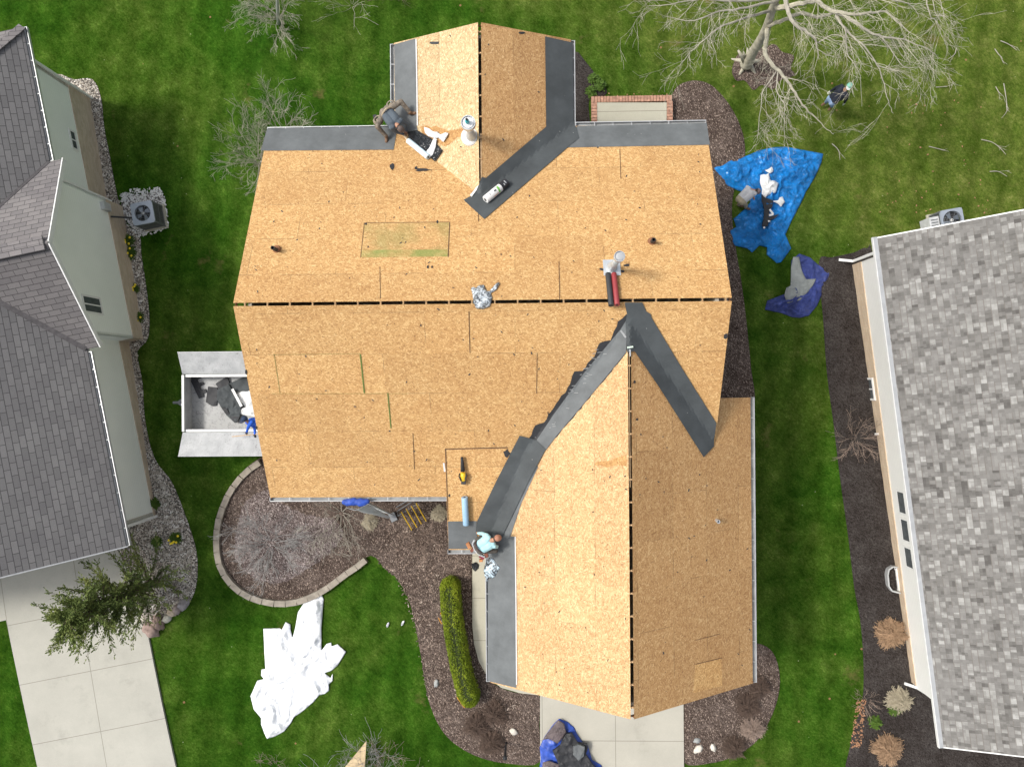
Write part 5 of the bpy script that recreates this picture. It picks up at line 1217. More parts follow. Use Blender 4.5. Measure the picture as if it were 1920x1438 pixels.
limbs = [
 [(1439, 55, 2.5, .08), (1436, 80, 2.9, .075), (1434, 100, 3.1, .07), (1447, 120, 3.2, .062), (1465, 140, 3.2, .052), (1482, 160, 3.1, .042), (1500, 190, 3.0, .03), (1522, 215, 2.8, .02), (1545, 238, 2.6, .013), (1563, 252, 2.5, .007)],
 [(1470, -12, 4.2, .08), (1477, 18, 4.3, .065), (1488, 43, 4.3, .055), (1508, 58, 4.2, .05), (1527, 72, 4.1, .04), (1531, 90, 4.0, .022), (1536, 112, 3.8, .01)],
 [(1452, 12, 3.6, .10), (1470, 14, 4.0, .085), (1500, 8, 4.4, .075), (1530, 3, 4.6, .065), (1555, 18, 4.8, .06), (1582, 25, 5, .05), (1620, 26, 5.2, .038), (1660, 23, 5.2, .028), (1690, 48, 5, .016), (1706, 63, 4.8, .008)],
 [(1563, 22, 4.8, .05), (1595, 36, 5, .04), (1625, 58, 5, .034), (1655, 70, 5, .028), (1695, 75, 5, .02), (1740, 93, 4.8, .012), (1760, 110, 4.6, .006)],
 [(1567, 28, 4.8, .04), (1580, 48, 4.8, .032), (1600, 70, 4.8, .026), (1620, 87, 4.8, .023), (1640, 115, 4.6, .018), (1655, 148, 4.4, .014), (1665, 190, 4.2, .01), (1675, 213, 4, .006)],
 [(1655, 70, 5, .02), (1672, 96, 4.9, .016), (1692, 123, 4.8, .011), (1715, 128, 4.7, .008), (1732, 124, 4.7, .005)],
 [(1450, 18, 3.4, .06), (1420, 28, 3.8, .045), (1385, 38, 4, .032), (1350, 52, 4.2, .024), (1320, 75, 4.2, .018), (1295, 98, 4, .012), (1274, 125, 3.8, .005)],
 [(1460, 0, 4, .05), (1400, 15, 4.4, .035), (1350, 22, 4.5, .025), (1300, 40, 4.6, .016), (1250, 32, 4.5, .006)],
 [(1458, -5, 4.1, .05), (1380, 3, 4.6, .03), (1320, -2, 5, .022), (1260, 8, 5, .014), (1215, 12, 4.8, .006)],
 [(1441, 48, 2.7, .07), (1470, 38, 3.2, .06), (1503, 25, 3.5, .055), (1530, 32, 3.8, .05), (1560, 26, 4.2, .04)],
 [(1459, 133, 3.2, .025), (1456, 168, 3.1, .02), (1470, 195, 3, .014), (1470, 235, 2.9, .009), (1471, 275, 2.8, .005)],
 [(1455, 135, 3.2, .022), (1432, 170, 3.1, .016), (1426, 205, 3, .011), (1420, 262, 2.8, .005)],
 [(1735, -10, 5, .022), (1744, 28, 5, .014), (1758, 43, 4.8, .009), (1762, 58, 4.7, .004)], [(1747, -8, 5, .012), (1755, 25, 5, .009), (1768, 47, 4.9, .005)], [(1760, -6, 5, .012), (1768, 22, 5, .008), (1770, 50, 4.8, .004)],
 [(1566, 30, 4.8, .03), (1586, 60, 4.9, .022), (1588, 100, 4.7, .015), (1605, 125, 4.6, .01), (1613, 145, 4.5, .007), (1616, 200, 4.2, .004)],
 [(1475, -30, 5, .05), (1540, -20, 5.6, .04), (1610, -5, 5.8, .03), (1680, 2, 5.8, .018), (1712, 12, 5.7, .01), (1722, 35, 5.5, .005)],
 [(1535, 80, 4, .02), (1560, 66, 4.1, .015), (1585, 72, 4.2, .01), (1610, 95, 4, .006)],
]
for li, L_ in enumerate(limbs):
    mb = MB(); pts = smooth_line([P(a, b, z) for a, b, z, r in L_], 4); n = len(pts)
    rr = [L_[min(len(L_)-1, i//4)][3]*(1-(i % 4)/4)+L_[min(len(L_)-1, i//4+1)][3]*(i % 4)/4 for i in range(n)]
    pts = [q+rvec(rn, .02) if 0 < i < n-1 else q for i, q in enumerate(pts)]
    mb.tube(pts, rr, 7)
    tot = sum((pts[i+1]-pts[i]).length for i in range(n-1)); cnt = int(tot*4.6)
    for k in range(cnt):
        t = .12+.88*rn.random(); i = min(n-2, int(t*(n-1))); q = pts[i].lerp(pts[i+1], t*(n-1)-i); d = (pts[i+1]-pts[i]).normalized()
        s_ = d.cross(rvec(rn)).normalized(); s_.z *= .6
        kx = NAD[0]+q.x*FPX/(H-q.z); ky = NAD[1]-q.y*FPX/(H-q.z)
        if math.hypot(kx-1570, ky-188) < 62: continue          # open gap in the crown over the lawn
        grow(mb, rn, q, d*.7+s_*.9+V((.0, -.12, -.03)), rn.uniform(.5, 1.35), max(.0035, min(.010, rr[i]*.45)), 2, .03, 5, 3, .65, 4, .22, .0030)
    obj('branch', mb, M['twig'] if li not in (0, 2, 9) else M['bark_pale'], bt_)

def bare_shrub(name, label, px, py, hgt, nst, spread, m, seed, depth=2, split=4, r=.014, cat='shrub', base_r=.06, dirb=None, droop=.0, minr=.0035, seg=5):
    b = PG(px, py); o = thing(name, label, cat, b); rn = random.Random(seed)
    for k in range(nst):
        mb = MB(); a = 2*math.pi*(k+rn.random()*.8)/nst; sp = spread*rn.uniform(.35, 1.0)
        d = V((math.cos(a)*sp, math.sin(a)*sp, 1))
        if dirb: d += V(dirb)
        grow(mb, rn, b+V((math.cos(a)*base_r, math.sin(a)*base_r, -.05)), d, hgt*rn.uniform(.75, 1.1), r, depth, droop, seg, split, .6, 5, .2, minr)
        obj('stem', mb, M[m], o)
    return o
bare_shrub('bare_tree', 'grey bare tree just above the back left gutter of the bare roof', 536, 258, 1.75, 12, .95, 'twig', 31, 3, 4, .018, 'tree', .1, None, minr=.0032)
bare_shrub('bare_tree', 'grey bare tree left of the back left rake of the bare roof', 484, 304, 1.55, 11, .85, 'twig', 32, 3, 4, .018, 'tree', .1, (.0, -.1, 0), minr=.0032)
ot = bare_shrub('bare_tree', 'bare tree with a white trunk cut by the top picture edge left of the house', 522, 34, 1.35, 14, .75, 'twig', 33, 3, 4, .014, 'tree', .1, (0, -.15, 0), droop=.05, minr=.0032)
mb = MB(); mb.tube([PG(522, 45), P(520, 15, 1.4), P(519, -30, 3)], [.06, .05, .04], 8); obj('trunk', mb, M['alu'], ot)
bare_shrub('bare_shrub', 'thin bare shrub at the top edge between the white trunk and the roof', 660, 12, 1.3, 8, 1.1, 'twig', 34, 2, 3, .008)
bare_shrub('bare_shrub', 'dark twiggy shrub at the top edge just left of the back gable', 742, -2, 1.0, 9, 1.0, 'twig_dark', 35, 2, 4, .01)
bare_shrub('bare_shrub', 'wide pale bare shrub inside the round stone edging', 508, 1018, 1.35, 16, 1.5, 'twig_grey', 36, 3, 4, .014, minr=.004)
bare_shrub('bare_shrub', 'tan bare shrub below the front gutter', 640, 962, 1.5, 11, 1.2, 'twig', 37, 3, 3, .016, minr=.0045, dirb=(0, -.25, 0))
bare_shrub('bare_shrub', 'tall reddish twig shrub at the bottom edge around the tan board', 690, 1440, 1.5, 22, .62, 'twig_grey', 38, 2, 4, .014, minr=.0045, base_r=.5, dirb=(.0, .18, 0))
bare_shrub('bare_shrub', 'second tall twig shrub at the bottom edge right of the tan board', 730, 1445, 1.3, 14, .8, 'twig_red', 48, 2, 4, .012, minr=.0045, base_r=.4, dirb=(.1, .2, 0))
bare_shrub('bare_shrub', 'single tall grey stem left of the tan board at the bottom edge', 608, 1446, 2.1, 2, .12, 'twig_grey', 39, 1, 7, .018, dirb=(.02, .55, 0), minr=.005, base_r=.05)
bare_shrub('bare_shrub', 'small reddish twig shrub at the bottom edge below the white drop cloth', 515, 1438, .7, 14, .9, 'twig_red', 40, 2, 3, .008, base_r=.15, dirb=(0, .2, 0))
bare_shrub('bare_shrub', 'wispy bare rose bush beside the white house wall', 1604, 822, .9, 12, 1.4, 'twig_red', 41, 2, 4, .009, droop=.03)
bare_shrub('bare_shrub', 'faint pinkish bare shrub on the leaf mulch left of the small porch', 800, 1010, .8, 12, 1.6, 'twig_red', 42, 2, 4, .008)
bare_shrub('bare_shrub', 'small twiggy plant at the lawn edge of the right mulch bed', 1620, 1310, .5, 10, 1.2, 'twig_red', 43, 2, 3, .006)
# low rounded twig mounds
def mound(name, label, px, py, rad, hgt, m, seed, n=420, m2=None, fl=.6, cat='shrub', group=None, w_=.008):
    b = PG(px, py); o = thing(name, label, cat, b, group); rn = random.Random(seed); mb = MB(); mc = MB()
    for k in range(n):
        a = rn.uniform(0, 6.283); t = math.sqrt(rn.random()); th = t*1.35; L = rn.uniform(.6, 1.12)*(1+.35*noise.noise(V((math.cos(a)*1.5, math.sin(a)*1.5, seed))))
        d = V((math.cos(a)*math.sin(th)*rad*L, math.sin(a)*math.sin(th)*rad*L, math.cos(th)*hgt*L+.03)); 
        s_ = V((-math.sin(a), math.cos(a), 0))*w_*rn.uniform(.5, 1.3); q0 = b+V((d.x*.1, d.y*.1, .0)); q1 = b+d*.62+V((0, 0, .06)); q2 = b+d
        tg = mb if (m2 is None or rn.random() < .6) else mc
        tg.add([q0-s_*.5, q0+s_*.5, q1+s_, q1-s_, q2+rvec(rn, .03)], [(0, 1, 2, 3), (3, 2, 4)])
        # short side twigs lying over the top so the mound closes
        for z_ in range(2):
            c_ = b+d*rn.uniform(.7, 1.0); u = (V((d.x, d.y, 0)).normalized()*.8+rvec(rn, .6)+V((0, 0, -.15))).normalized()*rn.uniform(.05, .13); v_ = V((-u.y, u.x, 0)).normalized()*w_*.6
            tg.add([c_-u-v_, c_-u+v_, c_+u+v_, c_+u-v_], [(0, 1, 2, 3)])
    obj('foliage', mb, M[m], o)
    if m2: obj('new_growth', mc, M[m2], o)
    return o
mound('ornamental_grass', 'large clipped tuft of reddish dry grass against the white house', 1664, 1182, .58, .55, 'straw', 51, 900, cat='grass clump', w_=.012)
mound('ornamental_grass', 'pale tan grass tuft with yellow green shoots by the house corner', 1681, 1309, .48, .40, 'straw2', 52, 650, cat='grass clump', w_=.011)
mound('ornamental_grass', 'reddish dry grass tuft nearest the bottom right picture corner', 1660, 1398, .54, .5, 'straw', 53, 800, cat='grass clump', w_=.011)
mound('shoots', 'yellow green shoots under the pale tan grass tuft', 1674, 1326, .22, .25, 'green_leaf', 54, 160, cat='plant', w_=.02)
for i, (a, b, r, l) in enumerate([(929, 1333, .52, 'brown twiggy mound right of the hedge foot'), (893, 1354, .48, 'brown twiggy mound just below the hedge foot'), (920, 1388, .5, 'brown twiggy mound left of the lamp post'), (1399, 1318, .5, 'brown twiggy mound near the garage corner, upper one in the right front bed'),
                              (1407, 1362, .42, 'reddish brown twiggy mound at the grass side of the right front bed'), (1374, 1396, .46, 'brown twiggy mound right of the two white stones'), (1420, 1285, .4, 'brown twiggy mound under the garage gutter corner')]):
    mound('twiggy_mound', l, a, b, r, .42, 'twig_dark' if i != 4 else 'twig_red', 60+i, 620, cat='shrub', group='brown mounded shrubs in the front beds', w_=.007)
mound('clipped_grass', 'small tan clipped clump between the ladder and the bare shrub', 695, 977, .26, .22, 'straw2', 70, 700, cat='grass clump', w_=.010)
mound('clipped_grass', 'small tan clipped clump beside the small porch roof', 824, 963, .26, .22, 'straw2', 71, 700, cat='grass clump', w_=.010)
for i, (a, b, r, l) in enumerate([(242, 455, .26, 'daffodil clump just below the left air conditioner'), (247, 476, .26, 'second daffodil clump below the left air conditioner'), (254, 543, .16, 'small daffodil clump in the middle of the left gravel strip'), (263, 596, .16, 'small daffodil clump beside the gable wall corner'), (332, 1008, .2, 'small yellow flowering plant in the wide gravel bed')]):
    o = mound('daffodils', l, a, b, r, .25, 'green_leaf', 80+i, 150, cat='flowers', group='yellow flower clumps in the gravel', w_=.016); mb = MB(); rn = random.Random(i)
    for k in range(5 if i < 2 else 6):
        c = PG(a, b)+V((rn.uniform(-r, r), rn.uniform(-r, r), .28)); pts = [c+V((math.cos(j*1.257)*.05, math.sin(j*1.257)*.05, 0)) for j in range(5)]; mb.add(pts+[c+V((0, 0, .03))], [(j, (j+1) % 5, 5) for j in range(5)])
    obj('flower', mb, M['daff'], o)
for i, (a, b, r, l) in enumerate([(292, 944, .17, 'small dark green plant in the gravel near the garage gutter end'), (297, 1014, .16, 'dark green plant in the middle of the wide gravel bed'), (1108, 175, .18, 'green leafy plant in the bed beside the back patio'), (1125, 163, .16, 'green leafy plant at the grass side of the bed by the patio'), (1112, 150, .15, 'low green plant by the back gable gutter'), (1638, 1350, .2, 'small green weed in the right mulch bed edge')]):
    mound('green_plant', l, a, b, r, .22, 'green_leaf', 90+i, 130, cat='plant', w_=.03)

def leafcloud(mb, rn, c, n, rad, sz, flat_=1):
    for k in range(n):
        q = c+V((rn.gauss(0, rad[0]), rn.gauss(0, rad[1]), rn.gauss(0, rad[2]))); u = rvec(rn).normalized(); v = u.cross(rvec(rn)).normalized(); s_ = sz*rn.uniform(.6, 1.3)
        mb.add([q-u*s_, q+v*s_*.5, q+u*s_, q-v*s_*.5], [(0, 1, 2, 3)])
# clipped hedge
hd = thing('hedge', 'clipped yellow green hedge curving beside the front walk', 'hedge', PG(860, 1200)); rn = random.Random(5)
zt2 = .85
ctr = smooth_line([P(843, 1104, zt2), P(846, 1150, zt2), P(854, 1200, zt2), P(863, 1250, zt2), P(873, 1290, zt2), P(880, 1306, zt2)], 5)
ctr = [V((q.x, q.y, G(q.x, q.y))) for q in ctr]
mb = MB(); mi = MB(); W = .37
for i, q in enumerate(ctr[:-1]):
    d = (ctr[i+1]-q).normalized(); s_ = V((d.y, -d.x, 0)); L = (ctr[i+1]-q).length
    for k in range(int(L*2900)):
        q2 = q+d*rn.uniform(0, L); face = rn.random()
        a = math.pi*rn.random(); rr_ = 1+.05*noise.noise(q2*4)
        x = math.cos(a); z = math.sin(a); x = math.copysign(abs(x)**.55, x); z = z**.45
        c = q2+s_*x*W*rr_*rn.uniform(.9, 1.06)+V((0, 0, .08+z*(zt2-.06)*rr_*rn.uniform(.93, 1.05)+.05*noise.noise(q2*3)))
        u = rvec(rn).normalized(); v = u.cross(rvec(rn)).normalized(); z_ = rn.uniform(.016, .034)
        mb.add([c-u*z_, c+v*z_*.6, c+u*z_, c-v*z_*.6], [(0, 1, 2, 3)])
for e, dd in ((ctr[0], ctr[0]-ctr[1]), (ctr[-1], ctr[-1]-ctr[-2])):
    dd.normalize(); s_ = V((dd.y, -dd.x, 0))
    for k in range(2600):
        a = rn.uniform(-math.pi/2, math.pi/2); b = math.acos(rn.random()); z = math.cos(b)**.45 if math.cos(b) > 0 else 0; r_ = math.sin(b)**.55*W
        c = e+dd*math.cos(a)*r_*rn.uniform(.85, 1.05)+s_*math.sin(a)*r_*rn.uniform(.9, 1.05)+V((0, 0, .08+z*(zt2-.06)*rn.uniform(.92, 1.04)))
        u = rvec(rn).normalized(); v = u.cross(rvec(rn)).normalized(); z_ = rn.uniform(.016, .034); mb.add([c-u*z_, c+v*z_*.6, c+u*z_, c-v*z_*.6], [(0, 1, 2, 3)])
obj('foliage', mb, M['boxwood'], hd)
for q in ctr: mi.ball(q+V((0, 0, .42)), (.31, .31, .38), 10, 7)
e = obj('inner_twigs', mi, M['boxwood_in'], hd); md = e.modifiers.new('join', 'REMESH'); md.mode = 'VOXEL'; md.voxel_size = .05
for a, b, l in [((826, 1149), (831, 1159), 'orange stake in the side of the hedge, upper one'), ((822, 1158), (828, 1169), 'orange stake in the side of the hedge, lower one of the pair'), ((857, 1307), (864, 1317), 'orange stake at the bottom left corner of the hedge'), ((864, 1318), (871, 1326), 'orange stake at the very tip of the hedge')]:
    mb = MB(); mb.tube([P(*a, .45), P(*b, .35)], .016, 6); tag(obj('stake', mb, plain('orange_stake', (.80, .36, .03), .5)), l, 'stake')
# juniper
jn = thing('evergreen_tree', 'spreading dark green evergreen between the left driveway and the gravel', 'tree', PG(276, 1092)); rn = random.Random(9)
jb = PG(296, 1088); ax = V((-.85, -.2, 4.4))
mb = MB(); mb.tube([jb, jb+ax*.4, jb+ax*.8], [.11, .07, .03], 8); obj('trunk', mb, M['twig_dark'], jn)
lf = MB(); lb = MB()
for k in range(120):
    t = .04+.90*(k/120)**.9; q = jb+ax*t; a = k*2.399+rn.uniform(-.4, .4)
    L = (1.55*(1-t)**.6+.50)*rn.uniform(.45, 1.25)
    d = V((math.cos(a), math.sin(a), rn.uniform(.12, .55)))
    pts = [q]
    for s_ in range(5): d = (d+rvec(rn, .16)+V((0, 0, .03))).normalized(); pts.append(pts[-1]+d*L/5)
    lb.tube(pts, [.03*(1-t*.6), .025, .018, .012, .008, .004], 4, cap=False)
    for s_ in range(1, 6):
        for j in range(8 if s_ < 5 else 4):
            u = (pts[s_]-pts[s_-1]).normalized(); sd = u.cross(rvec(rn)).normalized(); tw = pts[s_].lerp(pts[s_-1], rn.random()); td = (u*.9+sd*rn.uniform(.4, 1)+V((0, 0, .15))).normalized(); tl_ = rn.uniform(.12, .34)
            for m__ in range(16):
                f = rn.random(); c = tw+td*tl_*f+rvec(rn, .028*(1.3-f)); uu = (td+rvec(rn, .7)).normalized(); vv = uu.cross(rvec(rn)).normalized(); z_ = rn.uniform(.020, .042)
                lf.add([c-uu*z_, c+vv*z_*.45, c+uu*z_, c-vv*z_*.45], [(0, 1, 2, 3)])
obj('branch', lb, M['twig_dark'], jn); obj('foliage', lf, M['juniper'], jn)

# ------------------------------------------------------------------ small garden things
q = PG(949, 1390); lp = thing('lamp_post', 'short black lamp post in the front mulch bed', 'lamp', q)
mb = MB(); mb.tube([q-V((0, 0, .1)), q+V((0, 0, 1.05))], .035, 10); obj('post', mb, M['felt_old'], lp)
mb = MB(); mb.lathe(q+V((0, 0, 1.03)), [(.03, 0), (.07, .03), (.075, .14), (.05, .17), (.01, .2)], 12); obj('lamp_head', mb, M['felt_old'], lp)
# board poking into the bottom edge: gable end of a small roofed box
a0, a1, a2 = P(687, 1389, .9), P(640, 1446, 1.0), P(683, 1450, 1.0)
mb = MB(); mb.add([a0, a1, a2]+[q-V((0, 0, .04)) for q in (a0, a1, a2)], [(0, 1, 2), (5, 4, 3), (0, 3, 4, 1), (1, 4, 5, 2), (2, 5, 3, 0)]); tag(obj('board', mb, plain('fresh_plywood', (.62, .48, .29), .8, 0, .1, 10)), 'pale triangular board among the twigs at the bottom edge', 'board')
# branches lying on the lawn
rn = random.Random(77)
for i, (pts, l) in enumerate([([(1882, 157), (1885, 175), (1887, 190), (1888, 208), (1878, 222)], 'longest fallen branch at the right edge of the lawn'), ([(1867, 163), (1872, 172), (1878, 178)], 'short curved twig left of the longest fallen branch'), ([(1840, 262), (1860, 267), (1875, 278), (1886, 290)], 'fallen twig near the right picture edge below the long branch'),
     ([(1755, 164), (1776, 163)], 'short pale stick on the lawn right of the walking man'), ([(1560, 270), (1572, 282), (1575, 300)], 'thin curved twig right of the bright blue tarp'), ([(1876, 77), (1892, 84), (1907, 95)], 'thin stick near the top right picture corner'), ([(1793, 90), (1790, 102), (1777, 112)], 'curved twig right of the big bare tree'),
     ([(1856, 322), (1872, 322), (1888, 331)], 'grey twig in the middle of the right lawn above the shingled roof'), ([(1742, 275), (1758, 279), (1772, 282)], 'short twig above the half hidden air conditioner'), ([(1865, 92), (1872, 102), (1878, 108), (1879, 112)], 'forked twig below the stick near the top right corner'),
     ([(596, 1052), (606, 1041)], 'small stick in the leaf litter inside the stone edging')]):
    mb = MB(); q = smooth_line([PG(a, b, .05) for a, b in pts], 4); mb.tube(q, [.016*(1-.6*k/len(q)) for k in range(len(q))], 5)
    for k in range(2 if i < 3 else 1): grow(mb, rn, q[len(q)//2], q[-1]-q[0]+rvec(rn, .2), .35, .007, 1, .02, 4, 2, .6, 3, .2, .004)
    tag(obj('fallen_branch', mb, M['twig']), l, 'branch', 'branches fallen on the lawn')
for a, b, l in ((727, 1171, 'left one of two small pale scraps on the front lawn'), (755, 1168, 'right one of two small pale scraps on the front lawn')):
    mb = MB(); q = PG(a, b, .06); mb.ball(q, (.045, .10, .02), 10, 6, Matrix.Rotation(-.4, 3, 'Z'), .5, a); tag(obj('litter', mb, M['alu']), l, 'litter')
# dead leaves along the right bed edge and lawn
mb = MB(); rn = random.Random(15); lp_ = gpoly([(1605, 1310), (1622, 1310), (1615, 1400), (1592, 1400)]); cnt = 0
def leafat(x, y, s_):
    a = rn.uniform(0, 6.3); u = V((math.cos(a), math.sin(a), rn.uniform(-.3, .3)))*s_; v = V((-math.sin(a), math.cos(a), rn.uniform(-.3, .3)))*s_*.6; c = V((x, y, G(x, y)+.07)); mb.add([c-u, c+v, c+u, c-v], [(0, 1, 2, 3)])
while cnt < 160:
    q = PG(rn.uniform(1590, 1625), rn.uniform(1310, 1405)); 
    if inside(q.x, q.y, lp_): leafat(q.x, q.y, .04); cnt += 1
for k in range(60): q = PG(rn.uniform(1640, 1860), rn.uniform(180, 400)); leafat(q.x, q.y, rn.uniform(.02, .05))
for k in range(40): q = PG(rn.uniform(1110, 1258), rn.uniform(176, 196)); leafat(q.x, q.y, rn.uniform(.02, .04))
tag(obj('fallen_leaves', mb, plain('dead_leaves', (.33, .17, .09), .85, 0, .4, 15), world=True), 'reddish dead leaves along bed edges and patio', 'leaves', None, 'stuff')

# ------------------------------------------------------------------ people
def ik(a, b, l1, l2, hint):
    a = V(a); b = V(b); d = b-a; L = d.length
    if L > (l1+l2)*.995: b = a+d*((l1+l2)*.995/L); d = b-a; L = d.length
    d.normalize(); x = (l1*l1-l2*l2+L*L)/(2*L); h = math.sqrt(max(0, l1*l1-x*x)); hv = V(hint)-d*V(hint).dot(d)
    if hv.length < 1e-4: hv = d.orthogonal()
    return a+d*x+hv.normalized()*h, b
M['skin'] = plain('skin', (.40, .21, .13), .55, 0, .08); M['hair'] = plain('dark_hair', (.02, .014, .01), .7)
def remesh(o, v=.014):
    md = o.modifiers.new('join', 'REMESH'); md.mode = 'VOXEL'; md.voxel_size = v; md.use_smooth_shade = True
    md = o.modifiers.new('soften', 'SMOOTH'); md.iterations = 3; md.factor = .5
def person(label, pelvis, neck, head, face, hands, feet, shirt, pants, boots, hat=None, brim=None, glove=None, elbow=((0, 0, -1), (0, 0, -1)), knee=((0, 0, 1), (0, 0, 1)), sleeve=1.0, sside=None, toes=None, group=None, vest=None):
    pelvis, neck, head = V(pelvis), V(neck), V(head); face = V(face).normalized()
    o = thing('person', label, 'person', V((pelvis.x, pelvis.y, min(feet[0][2], feet[1][2]))), group)
    up = (neck-pelvis).normalized(); side = V(sside).normalized() if sside else up.cross(face)
    side = (side-up*side.dot(up)).normalized(); fwd = side.cross(up)
    sk = MB(); sh = MB(); pn = MB(); bo = MB(); gl = MB()
    chest = pelvis.lerp(neck, .68)
    for s_ in (-1, 1):
        off = side*.075*s_
        sk.capsule(pelvis+off, chest+off, .105, .115); sh.capsule(pelvis.lerp(neck, .05)+off, chest+off*1.15, .135, .145)
        sk.capsule(chest+off, neck-up*.06+side*.09*s_, .10, .065); sh.capsule(chest+off*1.15, neck-up*.07+side*.11*s_, .135, .085)
        pn.capsule(pelvis+off-up*.05, pelvis+off+up*.08, .135, .13)
    sk.capsule(neck-up*.05, head, .06, .055)
    tips = []
    for i, s_ in enumerate((-1, 1)):
        shd = neck-up*.07+side*.185*s_; e, h = ik(shd, hands[i], .29, .26, elbow[i])
        sk.capsule(shd, e, .052, .040); sk.capsule(e, h, .040, .028)
        we = e.lerp(h, .95 if sleeve >= 1 else .1); sh.capsule(shd, e, .072, .056)
        if sleeve >= 1: sh.capsule(e, we, .056, .042)
        fd = (h-e).normalized(); pal = h+fd*.045; lat = fd.cross(V((0, 0, 1))); lat = lat.normalized() if lat.length > .1 else side
        tgt = [sk]+([gl] if glove else [])
        for m_, add in zip(tgt, (0, .007)):
            m_.capsule(h, pal, .030+add, .036+add)
            for f in range(4):
                b0 = pal+lat*(-.030+.020*f)+fd*.01; b1 = b0+fd*(.040+.006*(f in (1, 2)))-V((0, 0, .008)); b2 = b1+fd*.018-V((0, 0, .028))
                m_.capsule(b0, b1, .0105+add*.5, .010+add*.5, 8); m_.capsule(b1, b2, .010+add*.5, .0085+add*.5, 8)
            t0 = h+fd*.015+lat*.03*s_; m_.capsule(t0, t0+lat*.035*s_+fd*.035, .013+add*.5, .010+add*.5, 8)
        hip = pelvis+side*.095*s_-up*.03; k, an = ik(hip, V(feet[i])+V((0, 0, .09)), .43, .42, knee[i])
        sk.capsule(hip, k, .085, .055); sk.capsule(k, an, .052, .035); pn.capsule(hip, k, .105, .078); pn.capsule(k, k.lerp(an, .9), .076, .062)
        td = V(toes[i]).normalized() if toes else V((face.x, face.y, 0)).normalized()
        sk.capsule(an-V((0, 0, .04)), an+td*.15-V((0, 0, .055)), .036, .03); bo.capsule(an+V((0, 0, .02)), an-V((0, 0, .035))-td*.03, .055, .05); bo.capsule(an-V((0, 0, .035))-td*.03, an+td*.15-V((0, 0, .045)), .050, .045)
    hu = (head-neck).normalized(); hu = (hu*.7+V((0, 0, .3))+up*.2).normalized(); fc = (face-hu*face.dot(hu)).normalized(); hs = fc.cross(hu)
    Mh = Matrix((fc, hs, hu)).transposed()
    sk.ball(head, (.098, .078, .118), 14, 10, Mh); sk.ball(head+fc*.03-hu*.05, (.062, .058, .065), 10, 8, Mh)
    sk.capsule(head+fc*.09-hu*.0, head+fc*.115-hu*.025, .010, .015, 8)
    for s_ in (-1, 1): sk.ball(head+hs*.080*s_-hu*.01, (.018, .012, .03), 8, 6, Mh)
    b = obj('body', sk, M['skin'], o); remesh(b, .0095)
    e = obj('shirt', sh, shirt, o); remesh(e, .016); e = obj('trousers', pn, pants, o); remesh(e, .016); e = obj('boots', bo, boots, o); remesh(e, .014)
    if glove: e = obj('gloves', gl, glove, o); remesh(e, .010)
    for s_ in (-1, 1):
        mb = MB(); mb.ball(head+fc*.088+hs*.032*s_+hu*.005, .011, 8, 6); obj('eye', mb, M['ink'], o)
    mb = MB(); mb.capsule(head+fc*.088-hu*.062-hs*.02, head+fc*.088-hu*.062+hs*.02, .006, None, 6); obj('mouth', mb, plain('lips', (.30, .10, .08)), o)
    mb = MB(); mb.ball(head-fc*.018+hu*.018, (.100, .086, .112), 14, 10, Mh); hr_ = obj('hair', mb, M['hair'], o, smooth=True)
    if hat:
        n = 16; mb = MB(); pr = []
        for r_, z_ in ((.106, .015), (.108, .05), (.100, .09), (.075, .123), (.03, .138)): pr.append((r_, z_))
        mb.lathe(head-fc*.006, pr, 18, Mh @ Matrix.Diagonal((1.05, .90, 1))); ht = obj('cap', mb, hat, o, smooth=True)
        if brim:
            mb = MB(); pts = []
            for k in range(9):
                a = R(-62+124*k/8); pts.append((math.cos(a), math.sin(a)))
            top = [head+fc*(c*.10)+hs*(s2*.095)+hu*.045 for c, s2 in pts]; outer = [head+fc*(.05+c*.145)+hs*(s2*.090)+hu*.028 for c, s2 in pts]
            mb.add(top+outer+[q-hu*.008 for q in top]+[q-hu*.008 for q in outer], [(k, k+1, 10+k, 9+k) for k in range(8)]+[(19+k-1+0, 18+k, 27+k, 28+k) for k in range(8)]+[(9+k, 10+k, 28+k, 27+k) for k in range(8)])
            br = obj('brim', mb, brim, ht)
    return o, dict(up=up, side=side, fwd=fwd, chest=chest)
bootm = plain('brown_boots', (.16, .09, .05), .7); jeans = plain('blue_jeans', (.22, .32, .48), .85, 0, .3, 9); darkp = plain('dark_work_trousers', (.085, .075, .065), .9, 0, .35, 9)
navy = plain('navy_jacket', (.012, .016, .028), .75, 0, .3, 5); glv = plain('white_gloves', (.62, .64, .54), .85)
# man walking on the lawn
f0 = PG(1545, 196); f1 = PG(1557, 203); pel = P(1561, 187, .86); nk = P(1586, 168, 1.36); hdv = P(1591, 163, 1.47); fdir = V((-.55, -.75, -.5))
person('man in navy jacket, jeans and mint cap walking under the bare tree', pel, nk, hdv, fdir, [P(1557, 172, .78), P(1583, 194, .75)], [f0, f1], navy, jeans, bootm, plain('mint_cap', (.24, .58, .45), .7), plain('white_brim', (.80, .82, .80), .7), glv, elbow=((0, .6, -.3), (.8, -.2, -.3)), knee=((-.6, -.5, .6), (-.4, -.7, .6)), sside=(.35, -.75, 0), toes=[(-.8, -.5, 0), (-.6, -.8, 0)])
